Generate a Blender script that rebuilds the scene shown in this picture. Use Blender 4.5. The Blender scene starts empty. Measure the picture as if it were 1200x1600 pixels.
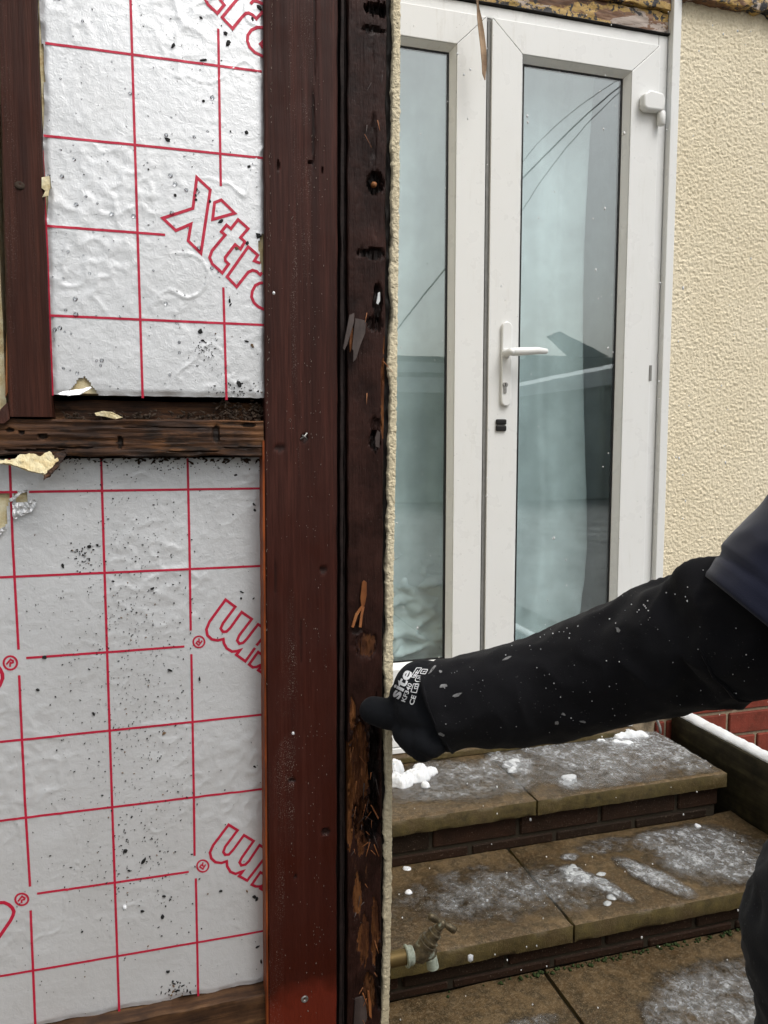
import bpy, bmesh, math, random
from mathutils import Vector, Matrix, noise
from mathutils.bvhtree import BVHTree

R = math.radians
random.seed(11)
scene = bpy.context.scene
COL = scene.collection

# ------------------------------------------------------------------ camera
CAM = Vector((0.0, 0.0, 1.085))
FPX = 1200.0
PITCH = math.atan(110 / 1200)
YAW = math.atan(1200 / 4104)
cd = bpy.data.cameras.new('camera')
cam = bpy.data.objects.new('camera', cd)
COL.objects.link(cam)
cam.location = CAM
cam.rotation_euler = (math.pi / 2 - PITCH, 0, -YAW)
cd.sensor_fit = 'VERTICAL'
cd.sensor_height = 32.0
cd.sensor_width = 24.0
cd.lens = 32.0 * FPX / 1600
cd.clip_start = 0.02
cd.clip_end = 500
scene.camera = cam

# ------------------------------------------------------------------ sky, sun, exposure (overcast snow light)
SUN = Vector((0.42, -0.72, 1.25)).normalized()
world = bpy.data.worlds.new('World')
scene.world = world
world.use_nodes = True
wn = world.node_tree
wn.nodes.clear()
wo = wn.nodes.new('ShaderNodeOutputWorld')
bg = wn.nodes.new('ShaderNodeBackground')
bg.inputs['Strength'].default_value = 0.12
sky = wn.nodes.new('ShaderNodeTexSky')
sky.sky_type = 'NISHITA'
sky.sun_disc = False
sky.sun_elevation = math.asin(SUN.z)
sky.sun_rotation = math.atan2(SUN.x, SUN.y)
sky.air_density = 1.6
sky.dust_density = 6.0
hs = wn.nodes.new('ShaderNodeHueSaturation')
hs.inputs['Saturation'].default_value = 0.28
wn.links.new(sky.outputs[0], hs.inputs['Color'])
wn.links.new(hs.outputs[0], bg.inputs['Color'])
wn.links.new(bg.outputs[0], wo.inputs[0])
sl = bpy.data.lights.new('sun', 'SUN')
sl.energy = 1.1
sl.angle = R(28)
sl.color = (1.0, 0.98, 0.955)
sun = bpy.data.objects.new('sun', sl)
COL.objects.link(sun)
sun.rotation_euler = (-SUN).to_track_quat('-Z', 'Y').to_euler()
vs = scene.view_settings
vs.view_transform = 'Standard'
vs.look = 'None'
vs.exposure = 0.35
vs.gamma = 1.0
vs.use_curve_mapping = False

# ------------------------------------------------------------------ helpers
_r = Vector((math.cos(YAW), -math.sin(YAW), 0))
_fh = Vector((math.sin(YAW), math.cos(YAW), 0))
_f = _fh * math.cos(PITCH) - Vector((0, 0, math.sin(PITCH)))
_u = _fh * math.sin(PITCH) + Vector((0, 0, math.cos(PITCH)))

def ray(px, py):
    return _f + _r * ((px - 600) / FPX) + _u * ((800 - py) / FPX)

def at(px, py, Y=None, X=None, Z=None, d=None):
    """survey helper: real point at the given wall plane / level / distance"""
    v = ray(px, py)
    if d is not None: t = d
    elif Y is not None: t = Y / v.y
    elif X is not None: t = X / v.x
    else: t = (Z - CAM.z) / v.z
    return CAM + v * t

def lerp(a, b, t): return a + (b - a) * t

def pline(pts, Y):
    """x as a function of z along a polyline surveyed on plane Y"""
    q = sorted([(at(a, b, Y=Y).z, at(a, b, Y=Y).x) for a, b in pts])
    def f(z):
        if len(q) == 1: return q[0][1]
        i = 0
        while i < len(q) - 2 and z > q[i + 1][0]: i += 1
        (z0, x0), (z1, x1) = q[i], q[i + 1]
        return x0 + (x1 - x0) * (z - z0) / (z1 - z0)
    return f

def nz(x, y, z, f=1.0): return noise.noise(Vector((x * f, y * f, z * f)))
def fbm(x, y, z, f=1.0, o=4):
    s, a, t = 0.0, 1.0, 0.0
    for i in range(o):
        s += a * noise.noise(Vector((x * f, y * f, z * f + i * 7.3))); t += a; a *= 0.5; f *= 2.0
    return s / t
def smooth(t):
    t = max(0.0, min(1.0, t)); return t * t * (3 - 2 * t)

def tag(o, label=None, cat=None, group=None, kind=None):
    if label: o['label'] = label
    if cat: o['category'] = cat
    if group: o['group'] = group
    if kind: o['kind'] = kind
    return o

def thing(name, loc, label=None, cat=None, group=None, kind=None):
    o = bpy.data.objects.new(name, None)
    o.empty_display_size = 0.05
    o.location = loc
    COL.objects.link(o)
    return tag(o, label, cat, group, kind)

def root_loc(p):
    l = Vector(p.location)
    return l + root_loc(p.parent) if p.parent else l

def adopt(o, parent):
    if parent:
        o.parent = parent
        # meshes are modelled in place: only an Empty base moves their origin
        o.matrix_parent_inverse = Matrix.Translation(-parent.location) if parent.type == 'EMPTY' else Matrix.Identity(4)

def link_mesh(name, me, m=None, parent=None, sm=True, bevel=0, seg=2, ang=None):
    o = bpy.data.objects.new(name, me)
    COL.objects.link(o)
    if m: me.materials.append(m)
    if sm:
        for p in me.polygons: p.use_smooth = True
    if bevel:
        b = o.modifiers.new('bevel', 'BEVEL'); b.width = bevel; b.segments = seg; b.limit_method = 'ANGLE'; b.angle_limit = R(35)
        b.harden_normals = False
    if ang is not None:
        try: me.set_sharp_from_angle(angle=R(ang))
        except Exception: pass
    adopt(o, parent)
    return o

class MB:
    def __init__(s): s.v = []; s.f = []; s.at = {}
    def add(s, vs, fs):
        n = len(s.v); s.v += [tuple(v) for v in vs]; s.f += [tuple(i + n for i in f) for f in fs]
    def box(s, x0, x1, y0, y1, z0, z1):
        s.add([(x0, y0, z0), (x1, y0, z0), (x1, y1, z0), (x0, y1, z0), (x0, y0, z1), (x1, y0, z1), (x1, y1, z1), (x0, y1, z1)],
              [(0, 3, 2, 1), (4, 5, 6, 7), (0, 1, 5, 4), (1, 2, 6, 5), (2, 3, 7, 6), (3, 0, 4, 7)])
        return s
    def prism(s, pts, y0, y1):
        """polygon in xz (counter-clockwise seen from -y), extruded from y0 (front) to y1"""
        n = len(pts)
        s.add([(p[0], y0, p[1]) for p in pts] + [(p[0], y1, p[1]) for p in pts],
              [tuple(range(n)), tuple(range(2 * n - 1, n - 1, -1))] + [(i, n + i, n + (i + 1) % n, (i + 1) % n) for i in range(n)])
        return s
    def rings(s, rings, cap=True, closed=True):
        n = len(rings[0]); b = len(s.v)
        for r in rings: s.v += [tuple(p) for p in r]
        for k in range(len(rings) - 1):
            for i in range(n if closed else n - 1):
                j = (i + 1) % n
                s.f.append((b + k * n + i, b + k * n + j, b + (k + 1) * n + j, b + (k + 1) * n + i))
        if cap and closed:
            s.f.append(tuple(b + i for i in range(n - 1, -1, -1)))
            s.f.append(tuple(b + (len(rings) - 1) * n + i for i in range(n)))
        return s
    def tube(s, pts, rad, seg=12, up=None, fn=None, cap=True):
        pts = [Vector(p) for p in pts]
        if not isinstance(rad, (list, tuple)): rad = [rad] * len(pts)
        rg = []; nrm = None
        for i, p in enumerate(pts):
            t = (pts[min(i + 1, len(pts) - 1)] - pts[max(i - 1, 0)]).normalized()
            if nrm is None:
                nrm = (up or (Vector((0, 0, 1)) if abs(t.z) < .9 else Vector((1, 0, 0)))); nrm = (nrm - t * nrm.dot(t)).normalized()
            else: nrm = (nrm - t * nrm.dot(t)).normalized()
            bn = t.cross(nrm); r = []
            for k in range(seg):
                a = 2 * math.pi * k / seg
                q = nrm * math.cos(a) + bn * math.sin(a)
                rr = rad[i] + (fn(i, k, a, p + q * rad[i]) if fn else 0)
                r.append(p + q * rr)
            rg.append(r)
        return s.rings(rg, cap)
    def lathe(s, p0, ax, prof, seg=20):
        """prof: list of (distance along axis, radius)"""
        ax = Vector(ax).normalized(); p0 = Vector(p0)
        n = Vector((0, 1, 0)) if abs(ax.y) < .9 else Vector((1, 0, 0)); n = (n - ax * n.dot(ax)).normalized(); b = ax.cross(n)
        return s.rings([[p0 + ax * d + (n * math.cos(2 * math.pi * k / seg) + b * math.sin(2 * math.pi * k / seg)) * r for k in range(seg)] for d, r in prof])
    def mesh(s, name='m'):
        me = bpy.data.meshes.new(name); me.from_pydata(s.v, [], s.f)
        bm = bmesh.new(); bm.from_mesh(me); bmesh.ops.recalc_face_normals(bm, faces=bm.faces); bm.to_mesh(me); bm.free()
        for k, vals in s.at.items():
            a = me.attributes.new(k, 'FLOAT', 'POINT'); a.data.foreach_set('value', vals)
        me.update(); return me
    def build(s, name, m, parent=None, sm=False, bevel=0, seg=2, ang=None):
        return link_mesh(name, s.mesh(name), m, parent, sm, bevel, seg, ang)

def sheet(x0, x1, z0, z1, res, fn, keep=None):
    """vertical surface facing -y; fn(x,z) -> (x,y,z)"""
    nx = max(1, int((x1 - x0) / res)); nzn = max(1, int((z1 - z0) / res)); b = MB()
    for j in range(nzn + 1):
        for i in range(nx + 1):
            b.v.append(tuple(fn(lerp(x0, x1, i / nx), lerp(z0, z1, j / nzn))))
    for j in range(nzn):
        for i in range(nx):
            if keep and not keep(lerp(x0, x1, (i + .5) / nx), lerp(z0, z1, (j + .5) / nzn)): continue
            a = j * (nx + 1) + i
            b.f.append((a, a + 1, a + nx + 2, a + nx + 1))
    return b

def inside(p, poly):
    x, y = p; c = False; n = len(poly)
    for i in range(n):
        x0, y0 = poly[i]; x1, y1 = poly[i - 1]
        if (y0 > y) != (y1 > y) and x < (x1 - x0) * (y - y0) / (y1 - y0) + x0: c = not c
    return c

def plank(name, lo, hi, s0, s1, yf, yb, m, parent, horiz=False, na=10, ns=120, amp=.0005, freq=(70, 9), edge=.0015, seed=0.0, fn=None, wob=.0004):
    """sawn timber: lo(s), hi(s) bound it across, s runs along; front face at yf"""
    b = MB(); rg = []; raw = []; rot = []
    for k in range(ns + 1):
        s = lerp(s0, s1, k / ns); a0 = lo(s) + wob * nz(s, seed, 1, 25) * 2; a1 = hi(s) + wob * nz(s, seed, 5, 25) * 2
        pts = [(a0, yb, 0), (a0, yf + edge, 0)]
        for i in range(na + 1):
            a = lerp(a0 + edge, a1 - edge, i / na)
            dy = amp * fbm(a * freq[0], s * freq[1], seed, 1.0, 3)
            rr = ro = 0.0
            if fn:
                d2, rr, ro = fn(a, s); dy += d2
            raw.append(rr); rot.append(ro)
            pts.append((a, yf + dy, 1))
            if i == 0: e0 = (rr, ro)
        pts += [(a1, yf + edge, 0), (a1, yb, 0)]
        if horiz: rg.append([(s, p[1], p[0]) for p in pts])
        else: rg.append([(p[0], p[1], s) for p in pts])
    b.rings(rg)
    if fn:
        A = []; B = []; n = na + 1
        for k in range(ns + 1):
            q = raw[k * n:(k + 1) * n]; w = rot[k * n:(k + 1) * n]
            A += [q[0], q[0]] + q + [q[-1], q[-1]]; B += [w[0], w[0]] + w + [w[-1], w[-1]]
        b.at = {'raw': A, 'rot': B}
    return b.build(name, m, parent, sm=True, ang=40)

def rough_box(x0, x1, y0, y1, z0, z1, res, amp, freq, seed=0.0):
    b = MB(); idx = {}
    n = [max(1, int(round((q1 - q0) / res))) for q0, q1 in ((x0, x1), (y0, y1), (z0, z1))]
    def V(i, j, k):
        key = (i, j, k)
        if key not in idx:
            p = Vector((lerp(x0, x1, i / n[0]), lerp(y0, y1, j / n[1]), lerp(z0, z1, k / n[2])))
            o = Vector((-(i == 0) + (i == n[0]), -(j == 0) + (j == n[1]), -(k == 0) + (k == n[2])))
            ne = abs(o.x) + abs(o.y) + abs(o.z)
            h = amp * fbm(p.x, p.y, p.z + seed, freq, 3)
            if ne > 1: h -= amp * 1.1 + amp * 1.2 * abs(nz(p.x, p.y, p.z + seed, freq * 1.3))
            idx[key] = len(b.v); b.v.append(tuple(p + o.normalized() * h))
        return idx[key]
    for k in range(n[2]):
        for i in range(n[0]):
            b.f.append((V(i, 0, k), V(i + 1, 0, k), V(i + 1, 0, k + 1), V(i, 0, k + 1)))
            b.f.append((V(i, n[1], k), V(i, n[1], k + 1), V(i + 1, n[1], k + 1), V(i + 1, n[1], k)))
        for j in range(n[1]):
            b.f.append((V(0, j, k), V(0, j, k + 1), V(0, j + 1, k + 1), V(0, j + 1, k)))
            b.f.append((V(n[0], j, k), V(n[0], j + 1, k), V(n[0], j + 1, k + 1), V(n[0], j, k + 1)))
    for j in range(n[1]):
        for i in range(n[0]):
            b.f.append((V(i, j, 0), V(i, j + 1, 0), V(i + 1, j + 1, 0), V(i + 1, j, 0)))
            b.f.append((V(i, j, n[2]), V(i + 1, j, n[2]), V(i + 1, j + 1, n[2]), V(i, j + 1, n[2])))
    return b

def union(parts, voxel=.003, its=4, noise_amp=0, noise_f=40):
    """one continuous surface grown over tapered limbs (p0, r0, p1, r1)"""
    bm = bmesh.new()
    ico = bmesh.new(); bmesh.ops.create_icosphere(ico, subdivisions=3, radius=1); sp = [v.co.copy() for v in ico.verts]; ico.free()
    me = bpy.data.meshes.new('tmp')
    for p0, r0, p1, r1 in parts:
        t = bmesh.new()
        for q in sp: t.verts.new(Vector(p0) + q * r0); t.verts.new(Vector(p1) + q * r1)
        g = bmesh.ops.convex_hull(t, input=t.verts)
        bmesh.ops.delete(t, geom=[e for e in g['geom_interior'] if isinstance(e, bmesh.types.BMVert)], context='VERTS')
        tm = bpy.data.meshes.new('t'); t.to_mesh(tm); t.free(); bm.from_mesh(tm); bpy.data.meshes.remove(tm)
    bmesh.ops.recalc_face_normals(bm, faces=bm.faces)
    bm.to_mesh(me); bm.free()
    o = bpy.data.objects.new('tmp', me); COL.objects.link(o)
    rm = o.modifiers.new('r', 'REMESH'); rm.mode = 'VOXEL'; rm.voxel_size = voxel
    if its:
        s = o.modifiers.new('s', 'SMOOTH'); s.iterations = its; s.factor = .5
    dg = bpy.context.evaluated_depsgraph_get(); dg.update()
    out = bpy.data.meshes.new_from_object(o.evaluated_get(dg))
    bpy.data.objects.remove(o); bpy.data.meshes.remove(me)
    if noise_amp:
        ns = [v.normal.copy() for v in out.vertices]
        for v, n in zip(out.vertices, ns): v.co += n * noise_amp * fbm(v.co.x, v.co.y, v.co.z, noise_f, 4)
    return out

# ------------------------------------------------------------------ materials
class Mt:
    def __init__(s, name, base=(.5, .5, .5), rough=.6, metal=0.0, spec=.5):
        s.m = bpy.data.materials.new(name); s.m.use_nodes = True; s.t = s.m.node_tree; s.p = s.t.nodes['Principled BSDF']
        s.out = s.t.nodes['Material Output']
        s.p.inputs['Base Color'].default_value = (*base, 1); s.p.inputs['Roughness'].default_value = rough
        s.p.inputs['Metallic'].default_value = metal; s.p.inputs['Specular IOR Level'].default_value = spec
        s.c = s.t.nodes.new('ShaderNodeTexCoord')
    def n(s, ty, **kw):
        x = s.t.nodes.new(ty)
        for k, v in kw.items(): setattr(x, k, v)
        return x
    def L(s, a, b): s.t.links.new(a, b)
    def S(s, inp, val):
        if hasattr(val, 'links') or isinstance(val, bpy.types.NodeSocket): s.L(val, inp)
        else: inp.default_value = val if not (isinstance(val, tuple) and len(val) == 3 and inp.type == 'RGBA') else (*val, 1)
    def co(s, scale=(1, 1, 1), rot=(0, 0, 0)):
        x = s.n('ShaderNodeMapping'); x.inputs['Scale'].default_value = scale; x.inputs['Rotation'].default_value = rot
        s.L(s.c.outputs['Object'], x.inputs['Vector']); return x.outputs[0]
    def noise(s, co, scale=5, detail=4, rough=.55, dist=0):
        x = s.n('ShaderNodeTexNoise'); s.L(co, x.inputs['Vector']); x.inputs['Scale'].default_value = scale
        x.inputs['Detail'].default_value = detail; x.inputs['Roughness'].default_value = rough; x.inputs['Distortion'].default_value = dist
        return x.outputs['Fac']
    def vor(s, co, scale=5, feature='F1', out='Distance'):
        x = s.n('ShaderNodeTexVoronoi', feature=feature); s.L(co, x.inputs['Vector']); x.inputs['Scale'].default_value = scale
        return x.outputs[out]
    def ramp(s, f, stops):
        x = s.n('ShaderNodeValToRGB'); e = x.color_ramp.elements
        while len(e) < len(stops): e.new(0.5)
        for k, (p, c) in enumerate(stops):
            e[k].position = p; e[k].color = (*c, 1) if isinstance(c, tuple) else (c, c, c, 1)
        s.L(f, x.inputs[0]); return x.outputs[0]
    def mix(s, f, a, b):
        x = s.n('ShaderNodeMix', data_type='RGBA'); s.S(x.inputs[0], f); s.S(x.inputs[6], a); s.S(x.inputs[7], b); return x.outputs[2]
    def mth(s, op, a, b=0.0):
        x = s.n('ShaderNodeMath', operation=op); s.S(x.inputs[0], a); s.S(x.inputs[1], b); return x.outputs[0]
    def attr(s, name): 
        x = s.n('ShaderNodeAttribute', attribute_name=name); return x.outputs['Fac']
    def rnd(s): return s.n('ShaderNodeObjectInfo').outputs['Random']
    def z(s):
        x = s.n('ShaderNodeSeparateXYZ'); s.L(s.c.outputs['Object'], x.inputs[0]); return x.outputs
    def bump(s, h, strength=.5, dist=.002, prev=None):
        x = s.n('ShaderNodeBump'); x.inputs['Strength'].default_value = strength; x.inputs['Distance'].default_value = dist
        s.L(h, x.inputs['Height'])
        if prev: s.L(prev, x.inputs['Normal'])
        s.L(x.outputs[0], s.p.inputs['Normal']); return x.outputs[0]
    def color(s, c): s.S(s.p.inputs['Base Color'], c)
    def rough(s, c): s.S(s.p.inputs['Roughness'], c)

def mat_stain(name, a, b, dust=.5, axis='z', red=None):
    k = Mt(name, rough=.42, spec=.17)
    sc = (1, 1, .035) if axis == 'z' else (.035, 1, 1)
    c = k.co(sc); o = k.co()
    g = k.noise(c, 430, 5, .62); g2 = k.noise(c, 75, 5, .65); w = k.noise(o, 7, 4, .6)
    col = k.mix(k.ramp(g2, [(.36, 0.0), (.64, 1.0)]), a, b)
    col = k.mix(k.ramp(g, [(.42, 0.0), (.60, .85)]), col, (a[0] * .45, a[1] * .45, a[2] * .45))
    if red:
        zz = k.z()[2]
        f = k.mth('ADD', k.mth('MULTIPLY', k.mth('SUBTRACT', 1.25, zz), .75), k.mth('MULTIPLY', k.mth('SUBTRACT', w, .5), .5))
        col = k.mix(k.ramp(f, [(.05, 0.0), (.6, .9)]), col, red)
        f2 = k.mth('ADD', k.mth('MULTIPLY', k.mth('SUBTRACT', .475, zz), 14.0), k.mth('MULTIPLY', k.mth('SUBTRACT', w, .5), 2.4))
        col = k.mix(k.ramp(f2, [(.45, 0.0), (.8, .8)]), col, (.13, .018, .008))
    # pale weathering specks gathered in streaks
    st = k.noise(k.co((1, 1, .05) if axis == 'z' else (.05, 1, 1)), 38, 3, .6)
    sp = k.noise(o, 900, 2, .7); pa = k.noise(o, 18, 3, .6)
    f = k.mth('MULTIPLY', k.ramp(sp, [(.60, 0.0), (.70, 1.0)]), k.ramp(st, [(.54, 0.0), (.68, 1.0)]))
    f = k.mth('MULTIPLY', f, k.ramp(pa, [(.40, 0.0), (.60, 1.0)]))
    col = k.mix(k.mth('MULTIPLY', f, dust), col, (.42, .36, .31))
    if red: col = k.mix(k.mth('MULTIPLY', k.attr('rot'), .8), col, (.012, .006, .005))  # on the post this attribute only darkens the dents by depth
    k.color(col)
    k.rough(k.ramp(k.noise(o, 30, 3), [(.3, .42), (.7, .7)]))
    k.bump(k.mth('ADD', g, k.mth('MULTIPLY', g2, .6)), .6, .0016)
    return k.m

def mat_rotboard():
    k = Mt('rotten_stained_board', rough=.42, spec=.17)
    c = k.co((1, 1, .05)); o = k.co()
    g = k.noise(c, 240, 6, .65); w = k.noise(o, 26, 5, .65); q = k.noise(k.co((1, 1, .16)), 90, 5, .7)
    paint = k.mix(k.ramp(w, [(.35, 0.0), (.7, 1.0)]), (.014, .0060, .0046), (.038, .0145, .0105))
    raw = k.ramp(q, [(.2, (.012, .005, .003)), (.45, (.075, .026, .010)), (.6, (.16, .062, .02)), (.8, (.30, .14, .05))])
    f = k.mth('ADD', k.attr('raw'), k.mth('MULTIPLY', k.mth('SUBTRACT', w, .5), .5))
    col = k.mix(k.ramp(f, [(.42, 0.0), (.55, 1.0)]), paint, raw)
    # small chips all over the lower board
    zz = k.z()[2]
    chip = k.mth('MULTIPLY', k.ramp(q, [(.62, 0.0), (.68, 1.0)]), k.ramp(zz, [(.2, 1.0), (.95, .0)]))
    col = k.mix(chip, col, (.13, .055, .024))
    col = k.mix(k.mth('MULTIPLY', k.attr('rot'), .95), col, (.006, .004, .0035))
    sp = k.mth('MULTIPLY', k.ramp(k.noise(o, 700, 2, .7), [(.66, 0.0), (.74, 1.0)]), k.ramp(k.noise(o, 40, 3), [(.5, 0.0), (.65, .7)]))
    col = k.mix(sp, col, (.30, .25, .21))
    k.color(col)
    k.rough(k.mth('ADD', k.mth('MULTIPLY', k.ramp(f, [(.4, 0.0), (.55, 1.0)]), .35), k.ramp(w, [(.3, .3), (.7, .55)])))
    k.bump(k.mth('ADD', g, k.mth('ADD', k.mth('MULTIPLY', q, .9), k.mth('MULTIPLY', w, .8))), .9, .0026)
    return k.m

def mat_wood(name, dark, mid, light, axis='x', rough=.7, bumpd=.001, sc=70):
    k = Mt(name, rough=rough, spec=.25)
    s = {'x': (.06, 1, 1), 'z': (1, 1, .06), 'y': (1, .06, 1)}[axis]
    g = k.noise(k.co(s), sc, 6, .65, .4); w = k.noise(k.co(), 22, 4, .6)
    col = k.ramp(g, [(.25, dark), (.5, mid), (.75, light)])
    col = k.mix(k.ramp(w, [(.35, .75), (.62, 0.0)]), col, (dark[0] * .5, dark[1] * .45, dark[2] * .45))
    k.color(col); k.bump(g, .6, bumpd); return k.m

def mat_rail():
    m = mat_wood('old_rail_wood', (.012, .006, .004), (.055, .024, .011), (.15, .065, .026), 'x', .65, .0022, 230)
    k = Mt.__new__(Mt); k.m = m; k.t = m.node_tree; k.p = k.t.nodes['Principled BSDF']; k.c = k.t.nodes.new('ShaderNodeTexCoord')
    src = k.p.inputs['Base Color'].links[0].from_socket
    x = k.z()[0]; n = k.noise(k.co((.3, 1, 1)), 34, 5, .7); g = k.noise(k.co((.04, 1, 1)), 320, 5, .65)
    f = k.mth('ADD', k.mth('MULTIPLY', k.mth('ADD', x, .06), 1.6), k.mth('MULTIPLY', k.mth('SUBTRACT', n, .5), 2.6))
    raw = k.ramp(g, [(.3, (.045, .016, .005)), (.5, (.15, .062, .020)), (.72, (.27, .13, .048))])
    c = k.mix(k.ramp(f, [(.05, 0.0), (.5, .75)]), src, raw)
    c = k.mix(k.ramp(k.noise(k.co((.25, 1, 1)), 60, 5, .7), [(.56, 0.0), (.64, .85)]), c, (.010, .006, .004))
    c = k.mix(k.mth('MULTIPLY', k.attr('rot'), .9), c, (.008, .005, .004))  # on the rail this attribute only darkens the nicks by depth
    k.color(c); return m

def mat_foil():
    k = Mt('crinkled_foil', (.80, .815, .83), .42, .50, .4)
    o = k.co()
    a = k.noise(o, 60, 5, .62, .9); b = k.noise(o, 190, 4, .6, 1.6)
    r = k.n('ShaderNodeTexNoise'); r.noise_type = 'RIDGED_MULTIFRACTAL'
    k.L(o, r.inputs['Vector']); r.inputs['Scale'].default_value = 40; r.inputs['Detail'].default_value = 3; r.inputs['Distortion'].default_value = 1.6
    rd = k.ramp(r.outputs['Fac'], [(.45, 0.0), (1.0, 1.0)])
    h = k.mth('ADD', k.mth('ADD', k.mth('MULTIPLY', a, .7), k.mth('MULTIPLY', b, .50)), k.mth('MULTIPLY', rd, .22))
    k.rough(k.ramp(k.noise(o, 14, 4), [(.3, .36), (.7, .5)]))
    grime = k.ramp(k.noise(o, 9, 5, .65), [(.52, 0.0), (.75, .22)])
    k.color(k.mix(grime, (.72, .735, .75), (.50, .50, .485)))
    k.bump(h, .34, .0021); return k.m

def mat_print():
    k = Mt('red_print', (.50, .012, .045), .45, .15)
    o = k.co(); a = k.noise(o, 45, 5, .6, .6)
    k.color(k.mix(k.ramp(k.noise(o, 120, 4), [(.4, 0.0), (.75, .35)]), (.50, .012, .045), (.36, .01, .04)))
    k.bump(a, .35, .003); return k.m

def mat_foam():
    k = Mt('insulation_foam', (.62, .55, .34), .9)
    o = k.co(); w = k.noise(o, 60, 5, .7)
    k.color(k.ramp(w, [(.25, (.42, .27, .12)), (.45, (.62, .52, .30)), (.75, (.78, .74, .55))])); k.bump(k.noise(o, 500, 3), .5, .001); return k.m

def mat_upvc():
    k = Mt('white_upvc', (.71, .72, .715), .3)
    o = k.co(); v = k.co((1, 1, .12))
    d = k.mth('MULTIPLY', k.ramp(k.noise(v, 60, 5, .7), [(.55, 0.0), (.78, .55)]), k.ramp(k.noise(o, 4, 3), [(.45, 0.0), (.7, 1.0)]))
    sp = k.mth('MULTIPLY', k.ramp(k.noise(o, 260, 2, .6), [(.70, 0.0), (.75, .7)]), k.ramp(k.noise(o, 12, 3), [(.45, 0.0), (.7, 1.0)]))
    soft = k.ramp(k.noise(o, 6, 4), [(.4, 0.0), (.8, .16)])
    c = k.mix(soft, (.71, .72, .715), (.62, .61, .56)); c = k.mix(d, c, (.45, .43, .37)); c = k.mix(sp, c, (.18, .17, .15))
    k.color(c); k.rough(k.ramp(k.noise(o, 20, 3), [(.3, .24), (.7, .42)])); k.bump(k.noise(o, 18, 2), .08, .002); return k.m

GLASS_R = .178
def mat_glass():
    k = Mt('door_glass')
    k.t.nodes.remove(k.p)
    tr = k.n('ShaderNodeBsdfTransparent'); tr.inputs[0].default_value = (.885, .93, .935, 1)
    gl = k.n('ShaderNodeBsdfGlossy'); gl.inputs['Roughness'].default_value = .012; gl.inputs['Color'].default_value = (.9, .95, .96, 1)
    lw = k.n('ShaderNodeLayerWeight'); lw.inputs['Blend'].default_value = .5
    fac = k.mth('ADD', k.mth('MULTIPLY', k.mth('POWER', lw.outputs['Facing'], 5.0), .88), GLASS_R)
    bp = k.n('ShaderNodeBump'); bp.inputs['Strength'].default_value = .035; bp.inputs['Distance'].default_value = .002
    k.L(k.noise(k.co(), 7, 2), bp.inputs['Height']); k.L(bp.outputs[0], gl.inputs['Normal'])
    mx = k.n('ShaderNodeMixShader'); k.L(fac, mx.inputs[0]); k.L(tr.outputs[0], mx.inputs[1]); k.L(gl.outputs[0], mx.inputs[2])
    k.L(mx.outputs[0], k.out.inputs[0]); return k.m

def mat_fabric(name, c, rough=.9, sheen=.3, sc=900, bumpd=.0006, lint=.0):
    k = Mt(name, c, rough, 0, .12)
    k.p.inputs['Sheen Weight'].default_value = sheen; k.p.inputs['Sheen Roughness'].default_value = .5
    o = k.co(); w = k.noise(o, sc, 2); q = k.noise(o, 9, 4)
    col = k.mix(k.ramp(q, [(.35, 0.0), (.7, .5)]), c, (c[0] * 1.7 + .002, c[1] * 1.7 + .002, c[2] * 1.7 + .002))
    if lint:
        f = k.mth('MULTIPLY', k.ramp(k.noise(o, 420, 2, .6), [(.68, 0.0), (.74, lint)]), k.ramp(k.noise(o, 30, 3), [(.45, 0.0), (.6, 1.0)]))
        col = k.mix(f, col, (.25, .24, .23))
    k.color(col); k.bump(w, .3, bumpd); return k.m

def mat_dash(name, c0, c1):
    k = Mt(name, c0, .92)
    o = k.co(); h = k.noise(o, 95, 4, .6, .8); w = k.noise(o, 3.5, 4); f = k.noise(o, 420, 3)
    col = k.mix(k.ramp(w, [(.3, 0.0), (.7, 1.0)]), c0, c1)
    col = k.mix(k.ramp(f, [(.55, 0.0), (.8, .3)]), col, (c0[0] * .6, c0[1] * .58, c0[2] * .52))
    k.color(col); k.bump(k.mth('ADD', h, k.mth('MULTIPLY', f, .5)), .8, .005); return k.m

def mat_lintel():
    k = Mt('flaking_old_paint', rough=.7)
    o = k.co((1, 1, 1)); x = k.co((.35, 1, 1.1)); g = k.noise(k.co((.08, 1, 1)), 90, 5, .65)
    n1 = k.noise(x, 11, 6, .7); n2 = k.noise(x, 17, 6, .7, .5); n3 = k.noise(o, 42, 5, .7)
    wood = k.ramp(g, [(.3, (.05, .022, .010)), (.55, (.15, .07, .032)), (.8, (.26, .16, .09))])
    col = k.mix(k.ramp(n1, [(.49, 0.0), (.52, 1.0)]), wood, k.ramp(n3, [(.35, (.30, .20, .07)), (.6, (.52, .33, .08))]))
    col = k.mix(k.ramp(n2, [(.53, 0.0), (.56, 1.0)]), col, (.36, .30, .26))
    col = k.mix(k.ramp(k.mth('ADD', k.mth('MULTIPLY', n3, .6), k.mth('MULTIPLY', n1, .4)), [(.525, 0.0), (.55, 1.0)]), col, (.018, .018, .022))
    k.color(col); k.bump(k.mth('ADD', g, n2), .7, .003); return k.m

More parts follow.
